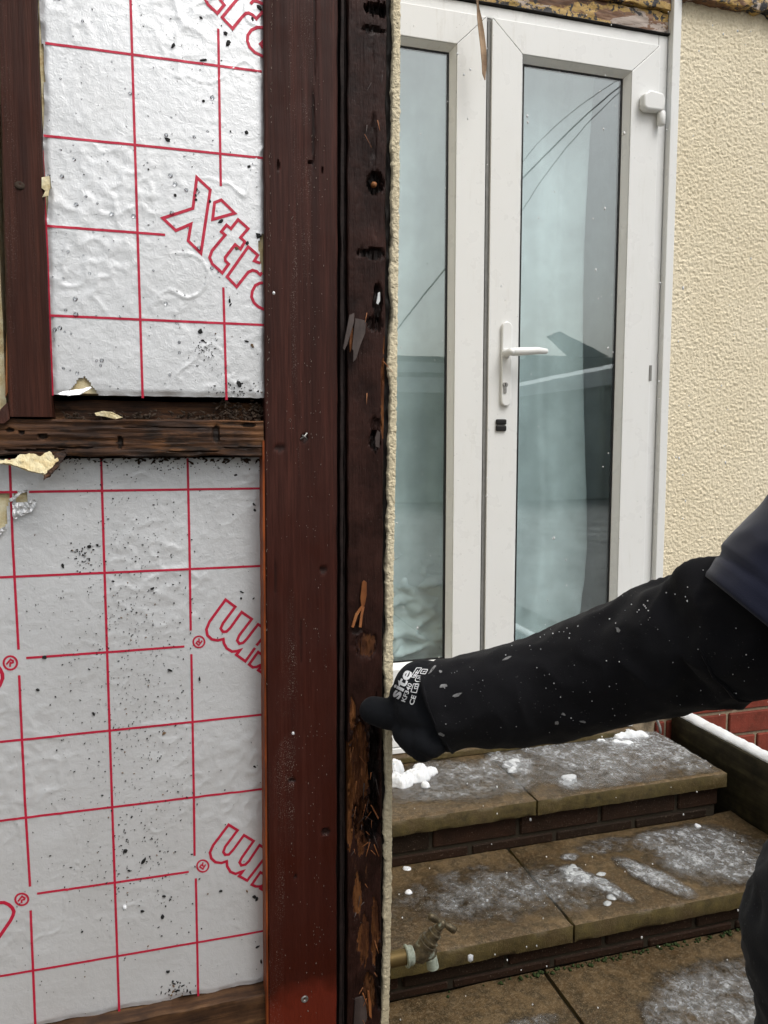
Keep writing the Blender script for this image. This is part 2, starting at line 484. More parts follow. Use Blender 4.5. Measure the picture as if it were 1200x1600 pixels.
def mat_brick(name, a, b, wet):
    k = Mt(name, a, wet, 0, .14)
    rn = k.rnd(); cx = k.n('ShaderNodeCombineXYZ')
    for q in range(3): k.L(k.mth('MULTIPLY', rn, 17.0 + 5 * q), cx.inputs[q])
    mp = k.n('ShaderNodeMapping'); k.L(k.c.outputs['Object'], mp.inputs['Vector']); k.L(cx.outputs[0], mp.inputs['Location']); o = mp.outputs[0]
    n1 = k.noise(o, 24, 5, .65); n2 = k.noise(o, 300, 3)
    c = k.mix(rn, a, b); c = k.mix(k.ramp(n1, [(.4, 0.0), (.75, .75)]), c, (a[0] * .35, a[1] * .5, a[2] * .5))
    c = k.mix(k.ramp(n2, [(.62, 0.0), (.78, .35)]), c, (.35, .27, .2))
    k.color(c); k.bump(k.mth('ADD', n1, k.mth('MULTIPLY', n2, .5)), .7, .0025); return k.m

def mat_slab(name='wet_paving'):
    k = Mt(name, (.2, .16, .1), .5, 0, .28)
    o = k.co(); n1 = k.noise(o, 6, 6, .65); n2 = k.noise(o, 380, 3, .6); n3 = k.noise(o, 40, 5, .65)
    c = k.ramp(n1, [(.25, (.016, .0095, .004)), (.42, (.055, .032, .012)), (.58, (.105, .068, .030)), (.78, (.15, .105, .058))])
    c = k.mix(k.ramp(n3, [(.42, .0), (.60, .8)]), c, (.032, .022, .009))
    c = k.mix(k.ramp(k.noise(o, 110, 4, .7), [(.50, 0.0), (.64, .6)]), c, (.16, .115, .065))
    c = k.mix(k.ramp(n2, [(.52, 0.0), (.68, .55)]), c, (.22, .17, .11))
    # algae on the vertical faces
    ge = k.n('ShaderNodeNewGeometry'); sp = k.n('ShaderNodeSeparateXYZ'); k.L(ge.outputs['True Normal'], sp.inputs[0])
    f = k.mth('MULTIPLY', k.ramp(k.mth('ABSOLUTE', sp.outputs[2]), [(.3, 1.0), (.75, 0.0)]), k.ramp(k.noise(o, 12, 4), [(.3, .35), (.6, .9)]))
    c = k.mix(f, c, k.ramp(n3, [(.3, (.022, .018, .006)), (.7, (.105, .080, .026))]))
    k.color(c); k.rough(k.ramp(n1, [(.35, .36), (.65, .68)])); k.bump(k.mth('ADD', n3, k.mth('MULTIPLY', n2, .7)), .8, .0025); return k.m

def mat_snow():
    k = Mt('snow', (.68, .70, .725), .6)
    k.p.inputs['Subsurface Weight'].default_value = .35; k.p.inputs['Subsurface Radius'].default_value = (.012, .014, .016); k.p.inputs['Subsurface Scale'].default_value = .6
    o = k.co(); k.bump(k.mth('ADD', k.noise(o, 120, 4), k.mth('MULTIPLY', k.noise(o, 700, 2), .5)), .6, .003); return k.m

def mat_slush():
    k = Mt('melting_slush', (.7, .72, .74), .22)
    o = k.co(); t = k.attr('thick'); n1 = k.noise(o, 26, 6, .65, .7); n2 = k.noise(o, 95, 5, .65, .8); st = k.noise(k.co((1, .5, 1), (0, 0, .6)), 48, 5, .68, 1.6)
    lump = k.ramp(k.mth('ADD', k.mth('MULTIPLY', n2, .55), k.mth('MULTIPLY', st, .45)), [(.46, 0.0), (.66, 1.0)])
    w = k.mth('ADD', k.mth('MULTIPLY', t, .62), k.mth('MULTIPLY', k.mth('SUBTRACT', n1, .5), 1.7))
    w = k.mth('ADD', w, k.mth('MULTIPLY', lump, .30))
    k.color(k.mix(lump, (.30, .31, .32), (.74, .77, .80)))
    k.rough(k.ramp(n2, [(.3, .12), (.7, .5)]))
    k.bump(k.mth('ADD', n2, k.mth('MULTIPLY', st, 1.0)), .9, .004)
    tr = k.n('ShaderNodeBsdfTransparent'); tr.inputs[0].default_value = (.97, .975, .98, 1)
    gl = k.n('ShaderNodeBsdfGlossy'); gl.inputs['Roughness'].default_value = .2
    bn = [x for x in k.t.nodes if x.bl_idname == 'ShaderNodeBump'][0]
    k.L(bn.outputs[0], gl.inputs['Normal'])
    fr = k.n('ShaderNodeFresnel'); fr.inputs['IOR'].default_value = 1.33; k.L(bn.outputs[0], fr.inputs['Normal'])
    wet = k.n('ShaderNodeMixShader'); k.L(k.mth('MULTIPLY', fr.outputs[0], k.ramp(t, [(.0, .0), (.2, 1.0)])), wet.inputs[0]); k.L(tr.outputs[0], wet.inputs[1]); k.L(gl.outputs[0], wet.inputs[2])
    mx = k.n('ShaderNodeMixShader'); k.L(k.mth('MULTIPLY', k.ramp(w, [(.08, 0.0), (.45, .30), (1.15, .82)]), k.ramp(t, [(.0, .0), (.55, 1.0)])), mx.inputs[0]); k.L(wet.outputs[0], mx.inputs[1]); k.L(k.p.outputs[0], mx.inputs[2])
    k.L(mx.outputs[0], k.out.inputs[0]); return k.m

def mat_plain(name, c, rough=.6, metal=0.0, var=.25, sc=60, bumpd=.0006):
    k = Mt(name, c, rough, metal, .3)
    o = k.co(); n1 = k.noise(o, sc, 5, .6)
    k.color(k.mix(k.ramp(n1, [(.35, 0.0), (.7, 1.0)]), c, tuple(q * (1 - var) for q in c))); k.bump(n1, .3, bumpd); return k.m

def mat_corroded():
    k = Mt('corroded_brass', (.2, .15, .08), .45, .7)
    o = k.co(); n1 = k.noise(o, 130, 5, .7); n2 = k.noise(o, 60, 4, .6)
    c = k.ramp(n1, [(.3, (.045, .038, .028)), (.55, (.13, .105, .065)), (.75, (.26, .21, .13))])
    c = k.mix(k.ramp(n2, [(.58, 0.0), (.7, .8)]), c, (.33, .40, .34))
    k.color(c); k.S(k.p.inputs['Metallic'], k.ramp(n2, [(.5, .7), (.65, .15)])); k.bump(n1, .7, .001); return k.m

M = dict(
    post=mat_stain('post_stain', (.066, .021, .0145), (.026, .0085, .0062), .9, 'z', red=(.038, .0052, .0018)),
    stud=mat_stain('stud_stain', (.070, .022, .013), (.024, .0085, .006), .45, 'z'),
    rotb=mat_rotboard(),
    black=mat_plain('blackened_bead', (.017, .009, .0075), .8, 0, .7, 150, .003),
    soot=mat_plain('rotten_black_felt', (.010, .0075, .006), .75, 0, .5, 120, .002),
    bracket=mat_plain('mouldy_brown_edge', (.050, .032, .02), .8, 0, .7, 160, .002),
    rail=mat_rail(),
    plate=mat_wood('raw_bottom_plate', (.022, .010, .005), (.085, .040, .017), (.20, .105, .046), 'x', .7, .0018, 130),
    orange=mat_wood('orange_stained_side', (.16, .035, .008), (.27, .062, .013), (.33, .09, .02), 'z', .6),
    splint=mat_wood('fresh_splinter', (.17, .055, .016), (.30, .11, .035), (.42, .20, .075), 'z', .6),
    gsplint=mat_wood('grey_splinter', (.04, .028, .024), (.075, .056, .05), (.11, .085, .075), 'z', .55),
    foil=mat_foil(), red=mat_print(), foam=mat_foam(),
    speck=mat_plain('black_speck', (.012, .012, .012), .7),
    bspeck=mat_plain('brown_speck', (.16, .10, .055), .8),
    upvc=mat_upvc(), gasket=mat_plain('black_gasket', (.010, .010, .010), .5), glass=mat_glass(),
    curtain=mat_fabric('pale_curtain', (.66, .71, .705), .9, .1, 700),
    filler=mat_fabric('grey_filler', (.52, .55, .55), .9, .1, 700),
    room=mat_plain('dim_room', (.30, .31, .31), .9),
    dash=mat_dash('cream_render', (.73, .645, .47), (.78, .70, .53)),
    edge=mat_dash('broken_render_edge', (.62, .53, .35), (.70, .63, .46)),
    white=mat_upvc(), lintel=mat_lintel(), 
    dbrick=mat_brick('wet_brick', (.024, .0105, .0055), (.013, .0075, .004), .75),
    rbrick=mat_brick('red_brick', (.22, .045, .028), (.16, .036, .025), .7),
    mortar=mat_plain('old_mortar', (.024, .018, .010), .9, 0, .4, 200, .002),
    pmortar=mat_plain('pale_mortar', (.36, .29, .20), .9, 0, .4, 200, .002),
    slab=mat_slab(), snow=mat_snow(), slush=mat_slush(),
    board=mat_wood('algae_covered_board', (.010, .0085, .0035), (.030, .025, .011), (.065, .054, .027), 'y', .7, .0018, 60),
    brass=mat_plain('dull_brass', (.16, .112, .045), .55, .7, .35, 40), corr=mat_corroded(),
    verdi=mat_plain('limescale', (.33, .37, .31), .7, .1, .4, 160, .001),
    steel=mat_plain('dull_steel', (.42, .41, .39), .4, .9, .4, 200),
    sleeve=mat_fabric('black_fleece', (.0065, .0065, .0078), 1.0, .06, 1200, .0012, .35),
    navy=mat_fabric('navy_sweatshirt', (.010, .012, .026), .95, .25, 1000, .0008, .1),
    glove=mat_fabric('black_glove', (.0055, .0062, .008), .85, .04, 1500, .0006, .12),
    trouser=mat_fabric('black_trousers', (.014, .0145, .016), .9, .08, 800, .0008, .5),
    ink=mat_plain('white_ink', (.78, .79, .80), .5), skin=mat_plain('skin', (.48, .27, .19), .55),
    hair=mat_plain('dark_hair', (.03, .02, .014), .6, 0, .6, 150, .003), boot=mat_plain('black_boot', (.015, .014, .013), .6),
    moss=mat_plain('moss', (.03, .05, .012), .95, 0, .6, 200, .002), cable=mat_plain('grey_cable', (.22, .22, .21), .5),
    greywall=mat_plain('grey_green_cladding', (.27, .30, .29), .8, 0, .3, 4), fascia=mat_plain('pale_fascia', (.62, .64, .64), .5, 0, .2, 5),
    dark=mat_plain('dark_void', (.012, .011, .010), .9), ground=mat_plain('trodden_snow', (.24, .24, .235), .8, 0, .6, 2.2, .01),
    line=mat_plain('black_wire', (.16, .165, .165), .6), floorm=mat_plain('room_floor', (.16, .13, .10), .7),
)
def mat_drop():
    k = Mt('water_drop', (.8, .82, .84), .06)
    k.t.nodes.remove(k.p)
    tr = k.n('ShaderNodeBsdfTransparent'); tr.inputs[0].default_value = (.90, .91, .92, 1)
    gl = k.n('ShaderNodeBsdfGlossy'); gl.inputs['Roughness'].default_value = .05
    fr = k.n('ShaderNodeFresnel'); fr.inputs['IOR'].default_value = 1.33
    mx = k.n('ShaderNodeMixShader'); k.L(fr.outputs[0], mx.inputs[0]); k.L(tr.outputs[0], mx.inputs[1]); k.L(gl.outputs[0], mx.inputs[2]); k.L(mx.outputs[0], k.out.inputs[0]); return k.m
M['drop'] = mat_drop()
M['wetsnow'] = mat_plain('wet_snow', (.56, .58, .60), .35, 0, .3, 80, .003)
M['ice'] = mat_plain('wet_ice', (.44, .46, .47), .2, 0, .35, 90, .002)

# ================================================================== THE SETTING
Y0 = 0.852          # face of the stripped timber wall
YD = 1.92           # face of the doors and of the rear wall
Z1, Z2 = 0.225, 0.100   # upper and lower tread

g = MB(); g.add([(-60, -60, -.03), (60, -60, -.03), (60, 60, -.03), (-60, 60, -.03)], [(0, 1, 2, 3)])
tag(g.build('ground', M['ground']), 'grey trodden snow and wet ground around the house', 'ground', kind='structure')

patio = thing('patio', (.8, .9, 0), 'wet brown paving slabs at the foot of the steps', 'patio', kind='structure')
MB().box(-1.2, 2.3, -1.6, 1.36, -.028, -.010).build('bedding', M['mortar'], patio)
sxs = [-1.15, -.55, .05, .735, 1.40, 2.0]
for i in range(5):
    ys = [-1.55, -.95, -.35, .25, .80, 1.345]
    for j in range(5):
        fine = j >= 3 and 1 < i < 4
        rough_box(sxs[i] + .002, sxs[i + 1] - .002, ys[j] + .002, ys[j + 1] - .002, -.045, 0.0, .012 if fine else .05, .0022, 14, i * 3.1 + j).build('paving_slab', M['slab'], patio, sm=True, ang=50)

# ---- steps
steps = thing('garden_steps', (.9, 1.6, 0), 'two wet brick steps topped with mossy paving slabs below the door', 'steps')
core = MB(); core.box(.27, 1.386, 1.628, 1.915, 0, Z1 - .042); core.box(.27, 1.447, 1.342, 1.628, 0, Z2 - .042)
core.build('mortar_core', M['mortar'], steps)
for x0, x1, s in ((.275, .853, 1), (.8545, 1.403, 2)):
    rough_box(x0, x1, 1.602, 1.905, Z1 - .040, Z1, .009, .0022, 16, s).build('tread_slab', M['slab'], steps, sm=True, ang=50)
for x0, x1, s in ((.275, .791, 3), (.7925, 1.449, 4)):
    rough_box(x0, x1, 1.318, 1.640, Z2 - .040, Z2, .009, .0022, 16, s).build('tread_slab', M['slab'], steps, sm=True, ang=50)

_bk = {}
def brick(parent, x0, x1, y, z0, z1, m, depth=.1):
    key = (round(x1 - x0, 3), round(z1 - z0, 3), m.name)
    if key not in _bk:
        me = MB().box(0, x1 - x0, 0, depth, 0, z1 - z0).mesh('brick')
        bm = bmesh.new(); bm.from_mesh(me); bmesh.ops.bevel(bm, geom=bm.edges[:], offset=.003, segments=1, affect='EDGES', profile=.5)
        for v in bm.verts: v.co += Vector((nz(v.co.x, v.co.y, v.co.z, 31), nz(v.co.z, v.co.x, v.co.y, 37), nz(v.co.y, v.co.z, v.co.x, 41))) * .0012
        bm.to_mesh(me); bm.free(); me.materials.append(m); _bk[key] = me
    o = bpy.data.objects.new('brick', _bk[key]); COL.objects.link(o); o.parent = parent
    o.location = Vector((x0, y + random.uniform(-.0015, .0015), z0)) - root_loc(parent)
    return o
def course(parent, x0, x1, y, z0, z1, m, off, L=.215, j=.010, depth=.1):
    x = x0 - off
    while x < x1 - .02:
        a, b_ = max(x, x0), min(x + L, x1)
        if b_ - a > .03: brick(parent, a, b_, y, z0, z1, m, depth)
        x += L + j
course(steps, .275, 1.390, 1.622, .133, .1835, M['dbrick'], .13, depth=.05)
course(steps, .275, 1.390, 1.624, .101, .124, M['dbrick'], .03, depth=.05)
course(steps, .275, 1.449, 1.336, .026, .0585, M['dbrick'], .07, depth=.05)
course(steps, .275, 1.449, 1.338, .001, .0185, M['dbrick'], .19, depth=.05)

# ---- moss along the foot of the lower riser
mo = MB()
for i in range(150):
    t = random.random(); x = lerp(.62, 1.30, t) if random.random() < .8 else random.uniform(.3, 1.4)
    p = Vector((x, 1.333 - random.random() ** 2 * .014, .001)); r = random.uniform(.0015, .0045)
    mo.lathe(p, (random.uniform(-.3, .3), random.uniform(-.4, .1), 1), [(0, r), (r * .7, r * .8), (r * 1.3, r * .1)], 6)
tag(mo.build('moss', M['moss'], None, sm=True), 'thin green moss along the foot of the lowest brick riser', 'moss', kind='stuff')

# ---- rear wall of the house
house = thing('house_wall', (1.9, YD, 0), 'cream rough-rendered house wall with red brick base right of the door', 'wall')
def dashf(x, z):
    h = fbm(x, 0, z, 165, 3); r = fbm(x + 3, 1, z, 95, 2)
    return (x + .001 * nz(x, 5, z, 120), YD - .004 - .0040 * h - .0022 * r, z)
sheet(1.409, 1.90, .335, 2.36, .0023, dashf).build('render', M['dash'], house, sm=True)
w = MB(); w.box(1.902, 4.6, YD - .003, YD + .2, .335, 3.0); w.box(1.409, 1.902, YD + .02, YD + .2, .335, 3.0); w.box(-1.6, 1.409, YD + .045, YD + .2, 2.36, 3.0)
w.build('render_field', M['dash'], house)
MB().box(1.383, 1.4085, YD - .016, YD + .05, .262, 2.40).build('white_corner_trim', M['white'], house, bevel=.002)
# soldier course under the render
course(house, 1.330, 4.4, YD - .004, .256, .322, M['rbrick'], .075)
course(house, 1.410, 4.4, YD - .004, .180, .246, M['rbrick'], .185)
course(house, 1.410, 4.4, YD - .004, .104, .170, M['rbrick'], .075)
course(house, 1.410, 4.4, YD - .004, .028, .094, M['rbrick'], .185)
MB().box(1.327, 4.4, YD + .003, YD + .18, 0, .332).build('mortar_bed', M['pmortar'], house)
plank('render_stop', lambda s: .323, lambda s: .338, 1.41, 3.4, YD - .020, YD + .01, M['board'], house, horiz=True, na=4, ns=60, amp=.002)
# rotten timber over the door
plank('lintel_board', lambda s: 2.206, lambda s: 2.262, .262, 1.3815, YD + .006, YD + .05, M['lintel'], house, horiz=True, na=18, ns=260, amp=.004, freq=(60, 22), wob=.003, seed=3)
plank('lintel_board', lambda s: 2.266, lambda s: 2.42, .262, 1.3815, YD - .004, YD + .05, M['lintel'], house, horiz=True, na=24, ns=260, amp=.004, freq=(60, 22), wob=.002, seed=9)
plank('drip_edge', lambda s: 2.2015, lambda s: 2.2055, .262, 1.3815, YD - .004, YD + .05, M['soot'], house, horiz=True, na=3, ns=160, amp=.003, freq=(60, 40), wob=.001, seed=2)
plank('rotten_eaves_board', lambda s: 2.293 + .012 * nz(s, 0, 0, 30), lambda s: 2.42, 1.412, 2.2, YD - .035, YD + .01, M['lintel'], house, horiz=True, na=20, ns=160, amp=.009, freq=(50, 40), wob=.004, seed=5)
MB().box(1.409, 1.42, YD + .0, YD + .18, 2.36, 2.42).build('wall_edge', M['dark'], house)

# cable at the foot of the wall
cb = [at(1019, 1114, Y=YD - .02), at(1026, 1124, Y=YD - .025), at(1031, 1136, Y=YD - .03), at(1032, 1146, Y=YD - .035)]
tag(MB().tube(cb, .0042, 10).build('cable', M['cable'], sm=True), 'short grey cable coming down the red bricks beside the door', 'cable')

# ---- room behind the door
rm = thing('room', (.8, 3, .25), 'dim room behind the glass doors', 'room', kind='structure')
MB().box(-1.2, 2.8, 4.0, 4.1, .2, 2.6).build('wall', M['room'], rm)
MB().box(-1.3, -1.2, 2.1, 4.0, .2, 2.6).build('wall', M['room'], rm)
MB().box(2.8, 2.9, 2.1, 4.0, .2, 2.6).build('wall', M['room'], rm)
MB().box(-1.2, 2.8, 2.1, 4.0, .1, .2).build('floor', M['floorm'], rm)
MB().box(-1.2, 2.8, 2.12, 4.0, 2.6, 2.7).build('ceiling', M['room'], rm)

# ---- french doors
door = thing('french_doors', (.84, YD, .24), 'white plastic double glazed french doors with lever handle', 'door')
fr = MB()
FY = YD + .004
fr.box(.300, .331, FY, FY + .065, .262, 2.2); fr.box(1.352, 1.381, FY, FY + .065, .262, 2.2)
fr.box(.3315, 1.3515, FY, FY + .065, 2.170, 2.2)
fr.box(.300, 1.327, FY - .012, FY + .065, .246, .2615)
fr.build('door_frame', M['upvc'], door, bevel=.002)
MB().box(.275, 1.327, YD - .030, YD + .06, .2255, .2445).build('sill_stone', M['slab'], door, bevel=.004)
def leaf(x0, x1, z0, z1, gx0, gx1, gz0, gz1, fy):
    """mitred sash: outer rectangle, opening gx/gz"""
    b = MB(); e = .00045; D = .058
    o = [(x0, z0), (x1, z0), (x1, z1), (x0, z1)]; i_ = [(gx0, gz0), (gx1, gz0), (gx1, gz1), (gx0, gz1)]
    off = [((e, 0), (-e, 0)), ((0, e), (0, -e)), ((-e, 0), (e, 0)), ((0, -e), (0, e))]
    for k in range(4):
        a, c = o[k], o[(k + 1) % 4]; d_, g_ = i_[(k + 1) % 4], i_[k]
        da, dc = off[k]
        b.prism([(a[0] + da[0], a[1] + da[1]), (c[0] + dc[0], c[1] + dc[1]), (d_[0] + dc[0], d_[1] + dc[1]), (g_[0] + da[0], g_[1] + da[1])], fy, fy + D)
    lf = b.build('door_leaf', M['upvc'], door, bevel=.0016)
    # sloping glazing bead, black gasket, pane
    bd = MB(); w_ = .012; gy = fy + .025
    q0 = [(gx0 + .0005, gz0 + .0005), (gx1 - .0005, gz0 + .0005), (gx1 - .0005, gz1 - .0005), (gx0 + .0005, gz1 - .0005)]
    q1 = [(gx0 + w_, gz0 + w_), (gx1 - w_, gz0 + w_), (gx1 - w_, gz1 - w_), (gx0 + w_, gz1 - w_)]
    for k in range(4):
        k2 = (k + 1) % 4
        bd.add([(q0[k][0], fy + .003, q0[k][1]), (q0[k2][0], fy + .003, q0[k2][1]), (q1[k2][0], gy - .002, q1[k2][1]), (q1[k][0], gy - .002, q1[k][1]),
                (q0[k][0], fy + .03, q0[k][1]), (q0[k2][0], fy + .03, q0[k2][1]), (q1[k2][0], gy + .006, q1[k2][1]), (q1[k][0], gy + .006, q1[k][1])],
               [(0, 1, 2, 3), (4, 7, 6, 5), (0, 4, 5, 1), (1, 5, 6, 2), (2, 6, 7, 3), (3, 7, 4, 0)])
    bd.build('glazing_bead', M['upvc'], lf)
    gk = MB(); w2 = w_ + .0055
    for bx in ((gx0 + w_, gx0 + w2, gz0 + w_, gz1 - w_), (gx1 - w2, gx1 - w_, gz0 + w_, gz1 - w_), (gx0 + w2, gx1 - w2, gz0 + w_, gz0 + w2 - .002), (gx0 + w2, gx1 - w2, gz1 - w2 + .001, gz1 - w_)):
        gk.box(bx[0], bx[1], gy - .0005, gy + .006, bx[2], bx[3])
    gk.build('gasket', M['gasket'], lf)
    MB().box(gx0 + w_ - .004, gx1 - w_ + .004, gy + .001, gy + .005, gz0 + w_ - .004, gz1 - w_ + .004).build('glass_pane', M['glass'], lf)
    return lf
SY = YD - .006
left = leaf(.334, .8345, .264, 2.168, .432, .753, .478, 2.090, SY)
right = leaf(.8495, 1.3505, .264, 2.168, .936, 1.2635, .478, 2.090, SY)
sb = MB(); sb.box(.8352, .8488, SY + .007, SY + .05, .266, 2.165); sb.box(.8385, .8415, SY + .004, SY + .0069, .27, 2.16)
sb.build('gap_shade_strip', M['cable'], door, bevel=.0008)  # shade of the gap between the leaves, put in as grey strips
def stadium(x, z0, z1, hw, n=10):
    return [(x + hw * math.cos(a), z0 + hw + hw * math.sin(a)) for a in [math.pi + math.pi * k / n for k in range(n + 1)]] + \
           [(x + hw * math.cos(a), z1 - hw + hw * math.sin(a)) for a in [math.pi * k / n for k in range(n + 1)]]
hp = at(789.5, 570, Y=SY)
hx = hp.x; hz0 = at(789, 635, Y=SY).z; hz1 = at(789, 503, Y=SY).z
hd = MB().prism(stadium(hx, hz0, hz1, .0145), SY - .011, SY).build('handle_plate', M['white'], door, bevel=.003, seg=3, sm=True, ang=60)
hl = at(793, 551, Y=SY - .02)
lv = MB().lathe((hl.x, SY - .010, hl.z), (0, -1, 0), [(0, .0125), (.004, .0125), (.006, .010), (.034, .0095), (.040, .007), (.043, .002)])
ends = at(856, 549, Y=SY - .04); st_ = Vector((hl.x, SY - .038, hl.z))
lv.tube([st_ + Vector((-.004, .002, 0)), st_ + Vector((.010, -.003, .0005)), st_ + Vector((.04, -.006, .0022)), lerp(st_, Vector((ends.x, SY - .040, ends.z)), .72) + Vector((0, -.004, .002)), Vector((ends.x - .004, SY - .040, ends.z)), Vector((ends.x, SY - .040, ends.z - .0005))], [.0098, .0112, .0108, .0094, .0072, .003], 14)
lv.build('lever', M['white'], hd, sm=True)
kp = at(789.5, 601, Y=SY - .012)
kb = MB().lathe((kp.x, SY - .0105, kp.z), (0, -1, 0), [(0, .0075), (.003, .0075), (.0035, .006)], 16)
kb.prism(stadium(kp.x - .0005, kp.z - .0235, kp.z - .005, .0042), SY - .0135, SY - .0105)
kb.build('lock_cylinder', M['steel'], hd, bevel=.0004)
MB().box(kp.x - .0009, kp.x + .0009, SY - .0146, SY - .0139, kp.z - .004, kp.z + .004).build('keyhole', M['dark'], hd)
bl = at(782, 664, Y=SY)
for a, c in ((.0008, .0155), (-.0165, -.0012)):
    MB().box(bl.x - .0150, bl.x + .0155, SY - .007, SY, bl.z + a, bl.z + c).build('latch_cover', M['gasket'], door, bevel=.0035, seg=3)
def hinge(px, py):
    c = at(px, py, Y=SY - .015)
    h = MB().prism([(c.x - .036, c.z - .020), (c.x - .024, c.z - .028), (c.x + .030, c.z - .026), (c.x + .034, c.z + .006), (c.x + .026, c.z + .022), (c.x - .016, c.z + .026), (c.x - .036, c.z + .012)], SY - .024, SY)
    ho = h.build('hinge', M['white'], door, bevel=.006, seg=3, sm=True, ang=60)
    MB().lathe((c.x + .028, SY - .013, c.z - .060), (0, 0, 1), [(0, .009), (.002, .011), (.034, .011), (.036, .0095)], 16).build('hinge_pin', M['white'], ho, sm=True, ang=50)
    return c
hinge(1021, 158)
hc = hinge(1008, 955)
kk = at(1016, 583, Y=SY)
MB().box(kk.x - .004, kk.x + .004, SY - .002, SY, kk.z - .022, kk.z + .022).build('keeper_mark', M['cable'], door, bevel=.0006)

# ---- curtains
def drape(name, x0, x1, z0, z1, y, fx, label, sag=0.0):
    b = MB(); nx = 150; nn = 150
    for j in range(nn + 1):
        z = lerp(z0, z1, j / nn); low = smooth((.95 - z) / .55)
        for i in range(nx + 1):
            u = i / nx
            x = lerp(x0, x1 + fx(z), u)
            f = math.sin(u * 17 + .5 * math.sin(z * 2.3) + nz(u * 3, z * .8, 1) * 2.0) * .0055 + math.sin(u * 39 + nz(u * 6, z, 3) * 3) * .0018
            f += low * (.030 * fbm(u * 2.2, z * 5, 2, 1.3, 3)) + .004 * fbm(x, 0, z, 9, 3)
            b.v.append((x, y + f, z))
    for j in range(nn):
        for i in range(nx):
            a = j * (nx + 1) + i; b.f.append((a, a + 1, a + nx + 2, a + nx + 1))
    o = b.build(name, M['curtain'], sm=True)
    so = o.modifiers.new('thick', 'SOLIDIFY'); so.thickness = .0012
    return tag(o, label, 'curtain', 'curtains behind the doors')
drape('curtain', .80, 1.232, .34, 2.3, YD + .12, lambda z: -.012 + .02 * math.sin(z * 3) - .06 * smooth((.8 - z) / .5), 'pale curtain hanging behind the right door pane, its edge leaving a dark gap')
drape('curtain', .28, .80, .34, 2.3, YD + .13, lambda z: 0.0, 'pale curtain hanging behind the narrow left door pane')
nt_ = MB(); N_ = 90
for j in range(2):
    for i in range(N_ + 1):
        u = i / N_; x = lerp(.2, 1.5, u); nt_.v.append((x, YD + .24 + .012 * math.sin(u * 70) + .01 * nz(u * 9, 1, 2), (.3, 2.35)[j]))
for i in range(N_): nt_.f.append((i, i + 1, N_ + 2 + i, N_ + 1 + i))
no_ = nt_.build('gap_filler', M['filler'], sm=True); no_.modifiers.new('thick', 'SOLIDIFY').thickness = .001  # added grey sheet, lightens the dark gap behind the right pane
tag(no_, 'grey net sheet added further back to lighten the gap at the right pane edge', 'curtain', 'curtains behind the doors')
def heapf(x, z):
    top = .755 + .05 * nz(x, 1, 0, 9)
    base = .055 * smooth((top - z) / .25)
    r = abs(fbm(x * .8 + z * .5, 2, z * 1.9 - x * .7, 8, 2)); r2 = abs(fbm(x + z, 6, z * 1.5, 17, 2))
    return (x, YD + .125 - base + .10 * r * smooth((top + .02 - z) / .06) + .035 * r2, z)
hb_ = sheet(.33, .80, .40, .80, .005, heapf, lambda x, z: z < .760 + .05 * nz(x, 1, 0, 9))
me = hb_.mesh('crumpled_fabric')
hp_o = link_mesh('crumpled_fabric', me, M['curtain'], sm=True); hp_o.modifiers.new('thick', 'SOLIDIFY').thickness = .002
tag(hp_o, 'heap of crumpled pale cloth behind the bottom of the left door pane', 'fabric')

# ================================================================== THE STRIPPED TIMBER WALL
wall = thing('timber_wall', (.1, Y0, 0), 'stripped timber frame wall corner with dark stained post and rotten edge board', 'wall')
YU, YL = Y0 + .009, Y0 + .031          # foil faces of the upper and lower bays
bk = MB(); bk.box(-1.6, .235, Y0 + .10, YD + .25, 0, 3.0); bk.build('light_leak_block', M['dark'], wall)  # unseen solid block, added inside the building to stop light leaking
MB().box(.236, .2605, Y0 + .03, YD + .02, 0, 3.0).build('side_render', M['dash'], wall)
plank('stud', pline([(6, 380), (13, 640)], Y0), pline([(57, 0), (80, 620)], Y0), 1.110, 2.4, Y0, Y0 + .09, M['stud'], wall, na=10, ns=160, amp=.0008, seed=1)
pl = pline([(412.5, 0), (414, 690), (420, 1550)], Y0); pr = pline([(527.5, 0), (526, 1580)], Y0)
PD = [(at(a, b_, Y=Y0), rx * .00073, ry * .00073, d_) for a, b_, rx, ry, d_ in ((485, 254, 4, 3, .004), (504, 266, 1.5, 4, .003), (435, 258, 1.5, 7, .003), (476, 684, 5, 6, .003), (437, 700, 9, 5, .0015), (492, 30, 2, 90, .0012), (505, 890, 6, 6, .0022), (490, 200, 2.5, 60, .0015), (456, 1220, 7, 3, .002), (509, 1300, 8, 6, .0025), (462, 1370, 3, 3, .002), (470, 1000, 2, 40, .001), (430, 900, 2, 30, .001))]
def dents(x, z):
    d_ = 0.0
    for c, rx, rz, dp in PD:
        u = ((x - c.x) / rx) ** 2 + ((z - c.z) / rz) ** 2 + .6 * fbm(x, 3, z, 260, 2)
        d_ += dp * smooth((1.2 - u) / .6)
    return d_, 0.0, smooth(d_ / .0016)  # last value darkens the colour with dent depth
plank('corner_post', pl, pr, 0.0, 2.4, Y0, Y0 + .09, M['post'], wall, fn=dents, na=56, ns=900, amp=.0006, freq=(160, 7), seed=4, wob=.0006)
def off(f, d): return lambda z: f(z) + d
side = MB(); rg = []
for k in range(41):
    z = lerp(.30, 1.086, k / 40); x = pl(z)
    wv = .0006 * nz(z, 3, 1, 40)
    rg.append([(x - .0026 + wv, Y0 + .0015, z), (x - .0004, Y0 + .0010, z), (x - .0004, Y0 + .030, z), (x - .0026 + wv, Y0 + .030, z)])
side.rings(rg).build('post_side', M['orange'], wall)
